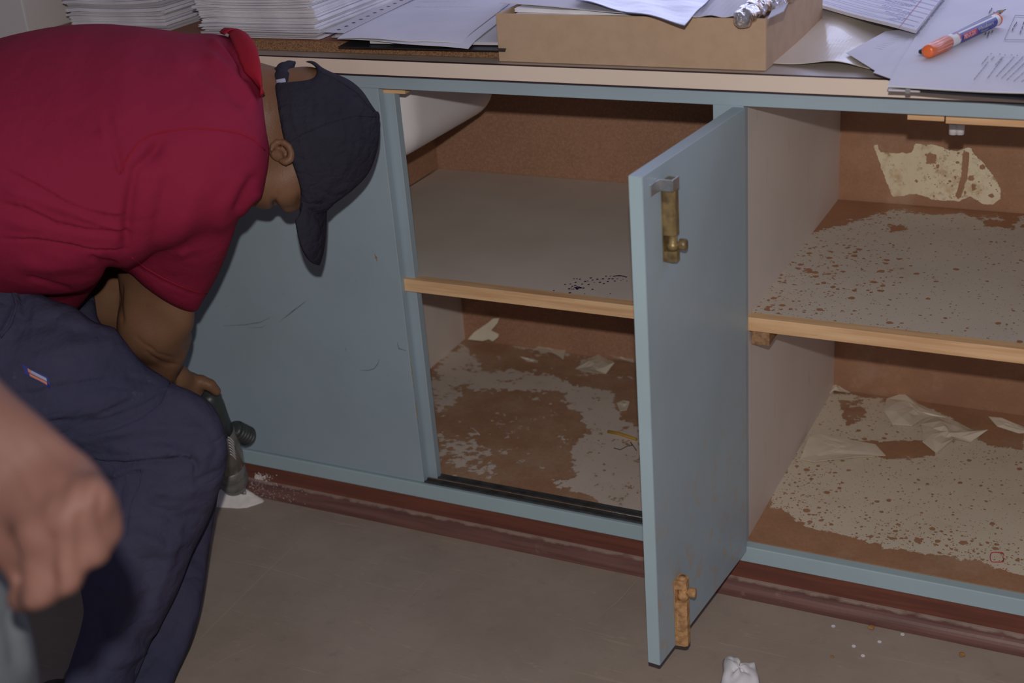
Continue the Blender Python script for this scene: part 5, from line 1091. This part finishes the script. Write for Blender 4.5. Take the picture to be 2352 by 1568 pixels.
def fist_f(P):
    wr = Dp(-70, 1000, .885); d = chain(P, [sho2, elb2, wr], [.052, .046, .033], .03)
    back = ell(P, Dp(75, 1115, .893), (.052, .050, .026), rot(.75)); heel = ell(P, Dp(10, 1170, .905), (.045, .042, .028), rot(.6)); d = smin(d, smin(back, heel, .02), .035)
    for k in range(4):
        r = [.0098, .0108, .0112, .0108][k]
        mcp = cone(P, Dp(60+k*-8, 1090+10*k, .885), Dp(*FM[k]), .010, r); d = smin(d, mcp, .016)
        d = smin(d, cone(P, Dp(*FM[k]), Dp(*FM[k])+CF*.001, r+.0012, r+.0012), .008)
        fg = chain(P, [Dp(*FM[k]), Dp(*FP[k]), Dp(*FD[k]), Dp(*FT[k])], [r, r+.0006, r-.001, r-.002], .003); d = smin(d, fg, .0045)
    th = chain(P, [Dp(-30, 1240, .90), Dp(-5, 1310, .895), Dp(28, 1370, .892), Dp(45, 1385, .90)], [.016, .0125, .0105, .009], .006); d = smin(d, th, .008)
    d = np.where(P[:, 0] > -.24, smax(d, outline(P, fist_out), .006), d)
    core = chain(P, [V(-.33, -1.34, .98), V(-.38, -1.36, 1.36), V(-.36, -1.36, 1.50)], [.11, .11, .055], .05); core = smin(core, chain(P, [sho2, V(-.38, -1.36, 1.40), V(-.42, -1.52, 1.38)], [.055, .06, .055], .03), .04)
    hd = smin(ell(P, V(-.34, -1.36, 1.62), (.098, .078, .115)), ell(P, V(-.31, -1.355, 1.56), (.065, .055, .075)), .03); hd = smin(hd, cone(P, V(-.235, -1.355, 1.61), V(-.222, -1.355, 1.585), .008, .014), .012)
    for sy in (-1, 1): hd = smin(hd, ell(P, V(-.345, -1.36+sy*.078, 1.60), (.018, .008, .030)), .006); hd = smax(hd, -ell(P, V(-.248, -1.357+sy*.030, 1.625), (.014, .014, .010)), .010)
    larm = chain(P, [V(-.42, -1.52, 1.38), V(-.43, -1.60, 1.12), V(-.38, -1.60, .88)], [.05, .042, .028], .02); lh = ell(P, V(-.375, -1.60, .81), (.040, .018, .045))
    for k in range(4): lh = smin(lh, chain(P, [V(-.405+.02*k, -1.60, .785), V(-.403+.02*k, -1.595, .745), V(-.400+.019*k, -1.585, .715-.004*(k in (1, 2)))], [.010, .009, .0075], .003), .006)
    lh = smin(lh, chain(P, [V(-.345, -1.60, .83), V(-.328, -1.59, .79), V(-.325, -1.585, .765)], [.012, .010, .008], .004), .006)
    return smin(d, smin(smin(core, hd, .03), smin(larm, lh, .015), .02), .015)
KF = [([(205, 1060), (190, 1110), (178, 1160)], 10, -.0015), ([(150, 1090), (140, 1140), (118, 1190)], 10, -.0015), ([(232, 1120), (230, 1180), (243, 1240)], 7, -.003), ([(182, 1170), (186, 1240), (190, 1310)], 7, -.0035), ([(118, 1220), (116, 1300), (124, 1370)], 8, -.0035), ([(212, 1135), (212, 1165)], 11, .0015), ([(150, 1300), (143, 1330)], 10, .0012), ([(203, 1262), (196, 1278)], 9, .0012), ([(60, 1000), (110, 1060), (150, 1110)], 9, .0012), ([(20, 1020), (60, 1100), (90, 1160)], 9, .0012)]
f_, fv, fq = organic('body', fist_f, (-.54, -1.70, .66), (.06, -1.05, 1.76), .0034, MT['skin_near'], per, KF, 2)
cuff_out = SP([(-1500, 200), (-300, 500), (-60, 900), (-10, 1200), (10, 1312), (24, 1352), (36, 1385), (58, 1408), (68, 1430), (76, 1470), (88, 1520), (104, 1568), (130, 1660), (170, 1900), (-1500, 1900)], 4)
an2 = [V(-.38, -1.20, .09), V(-.44, -1.46, .09)]
def cuff_f(P):
    d = chain(P, [V(-.275, -1.26, .93), V(-.312, -1.205, .69), V(-.355, -1.19, .42), an2[0]], [.115, .100, .082, .075], .03); d = smax(d, np.where(P[:, 2] > .55, outline(P, cuff_out), -1.), .008)
    d = smin(d, chain(P, [V(-.33, -1.43, .93), V(-.37, -1.44, .45), an2[1]], [.11, .082, .075], .03), .01); pv = ell(P, V(-.32, -1.36, .98), (.13, .16, .10)); return smax(smin(d, pv, .04), .03-P[:, 2], .004)
c2, v_, q_ = organic('trousers', cuff_f, (-.62, -1.66, .0), (-.02, -1.02, 1.10), .006, MT['denim_light'], per, [([(10, 1400), (30, 1460), (40, 1540)], 14, -.004), ([(40, 1440), (60, 1500), (70, 1560)], 10, .003)], 2)
def shirt2_f(P):
    d = chain(P, [V(-.33, -1.35, .97), V(-.35, -1.36, 1.15), V(-.38, -1.36, 1.38)], [.145, .140, .125], .04); d = smax(d, .93-P[:, 2], .01)
    d = smin(d, chain(P, [sho2*.75+V(-.42, -1.52, 1.38)*.25, sho2, sho2*.45+elb2*.55], [.075, .068, .062], .02), .03); d = smin(d, chain(P, [V(-.40, -1.48, 1.39), V(-.42, -1.53, 1.37), V(-.425, -1.565, 1.22)], [.075, .068, .062], .02), .03); return smax(d, P[:, 2]-1.47, .02)
v_, q_ = polygonise(shirt2_f, (-.62, -1.72, .90), (-.05, -1.05, 1.52), .007); mesh('shirt', relax(v_, q_, 2), q_, MT['trousers'], per, True)
def hair2_f(P): return smax(ell(P, V(-.347, -1.36, 1.628), (.102, .082, .117)), -(-(P[:, 0]+.29)*.6+(P[:, 2]-1.635)), .01)
v_, q_ = polygonise(hair2_f, (-.48, -1.48, 1.48), (-.22, -1.24, 1.78), .006); mesh('hair', relax(v_, q_, 1), q_, MT['hair'], per, True)
for A in an2:
    def shoe2_f(P, A=A): return smax(smin(cone(P, V(A[0]-.04, A[1], .045), V(A[0]+.15, A[1], .036), .042, .036), cone(P, A, V(A[0], A[1], .05), .045, .045), .03), -(P[:, 2]-.001), .004)
    v_, q_ = polygonise(shoe2_f, A-V(.2, .15, .10), A+V(.3, .15, .08), .006); mesh('shoe', relax(v_, q_, 2), q_, MT['shoe'], per, True)
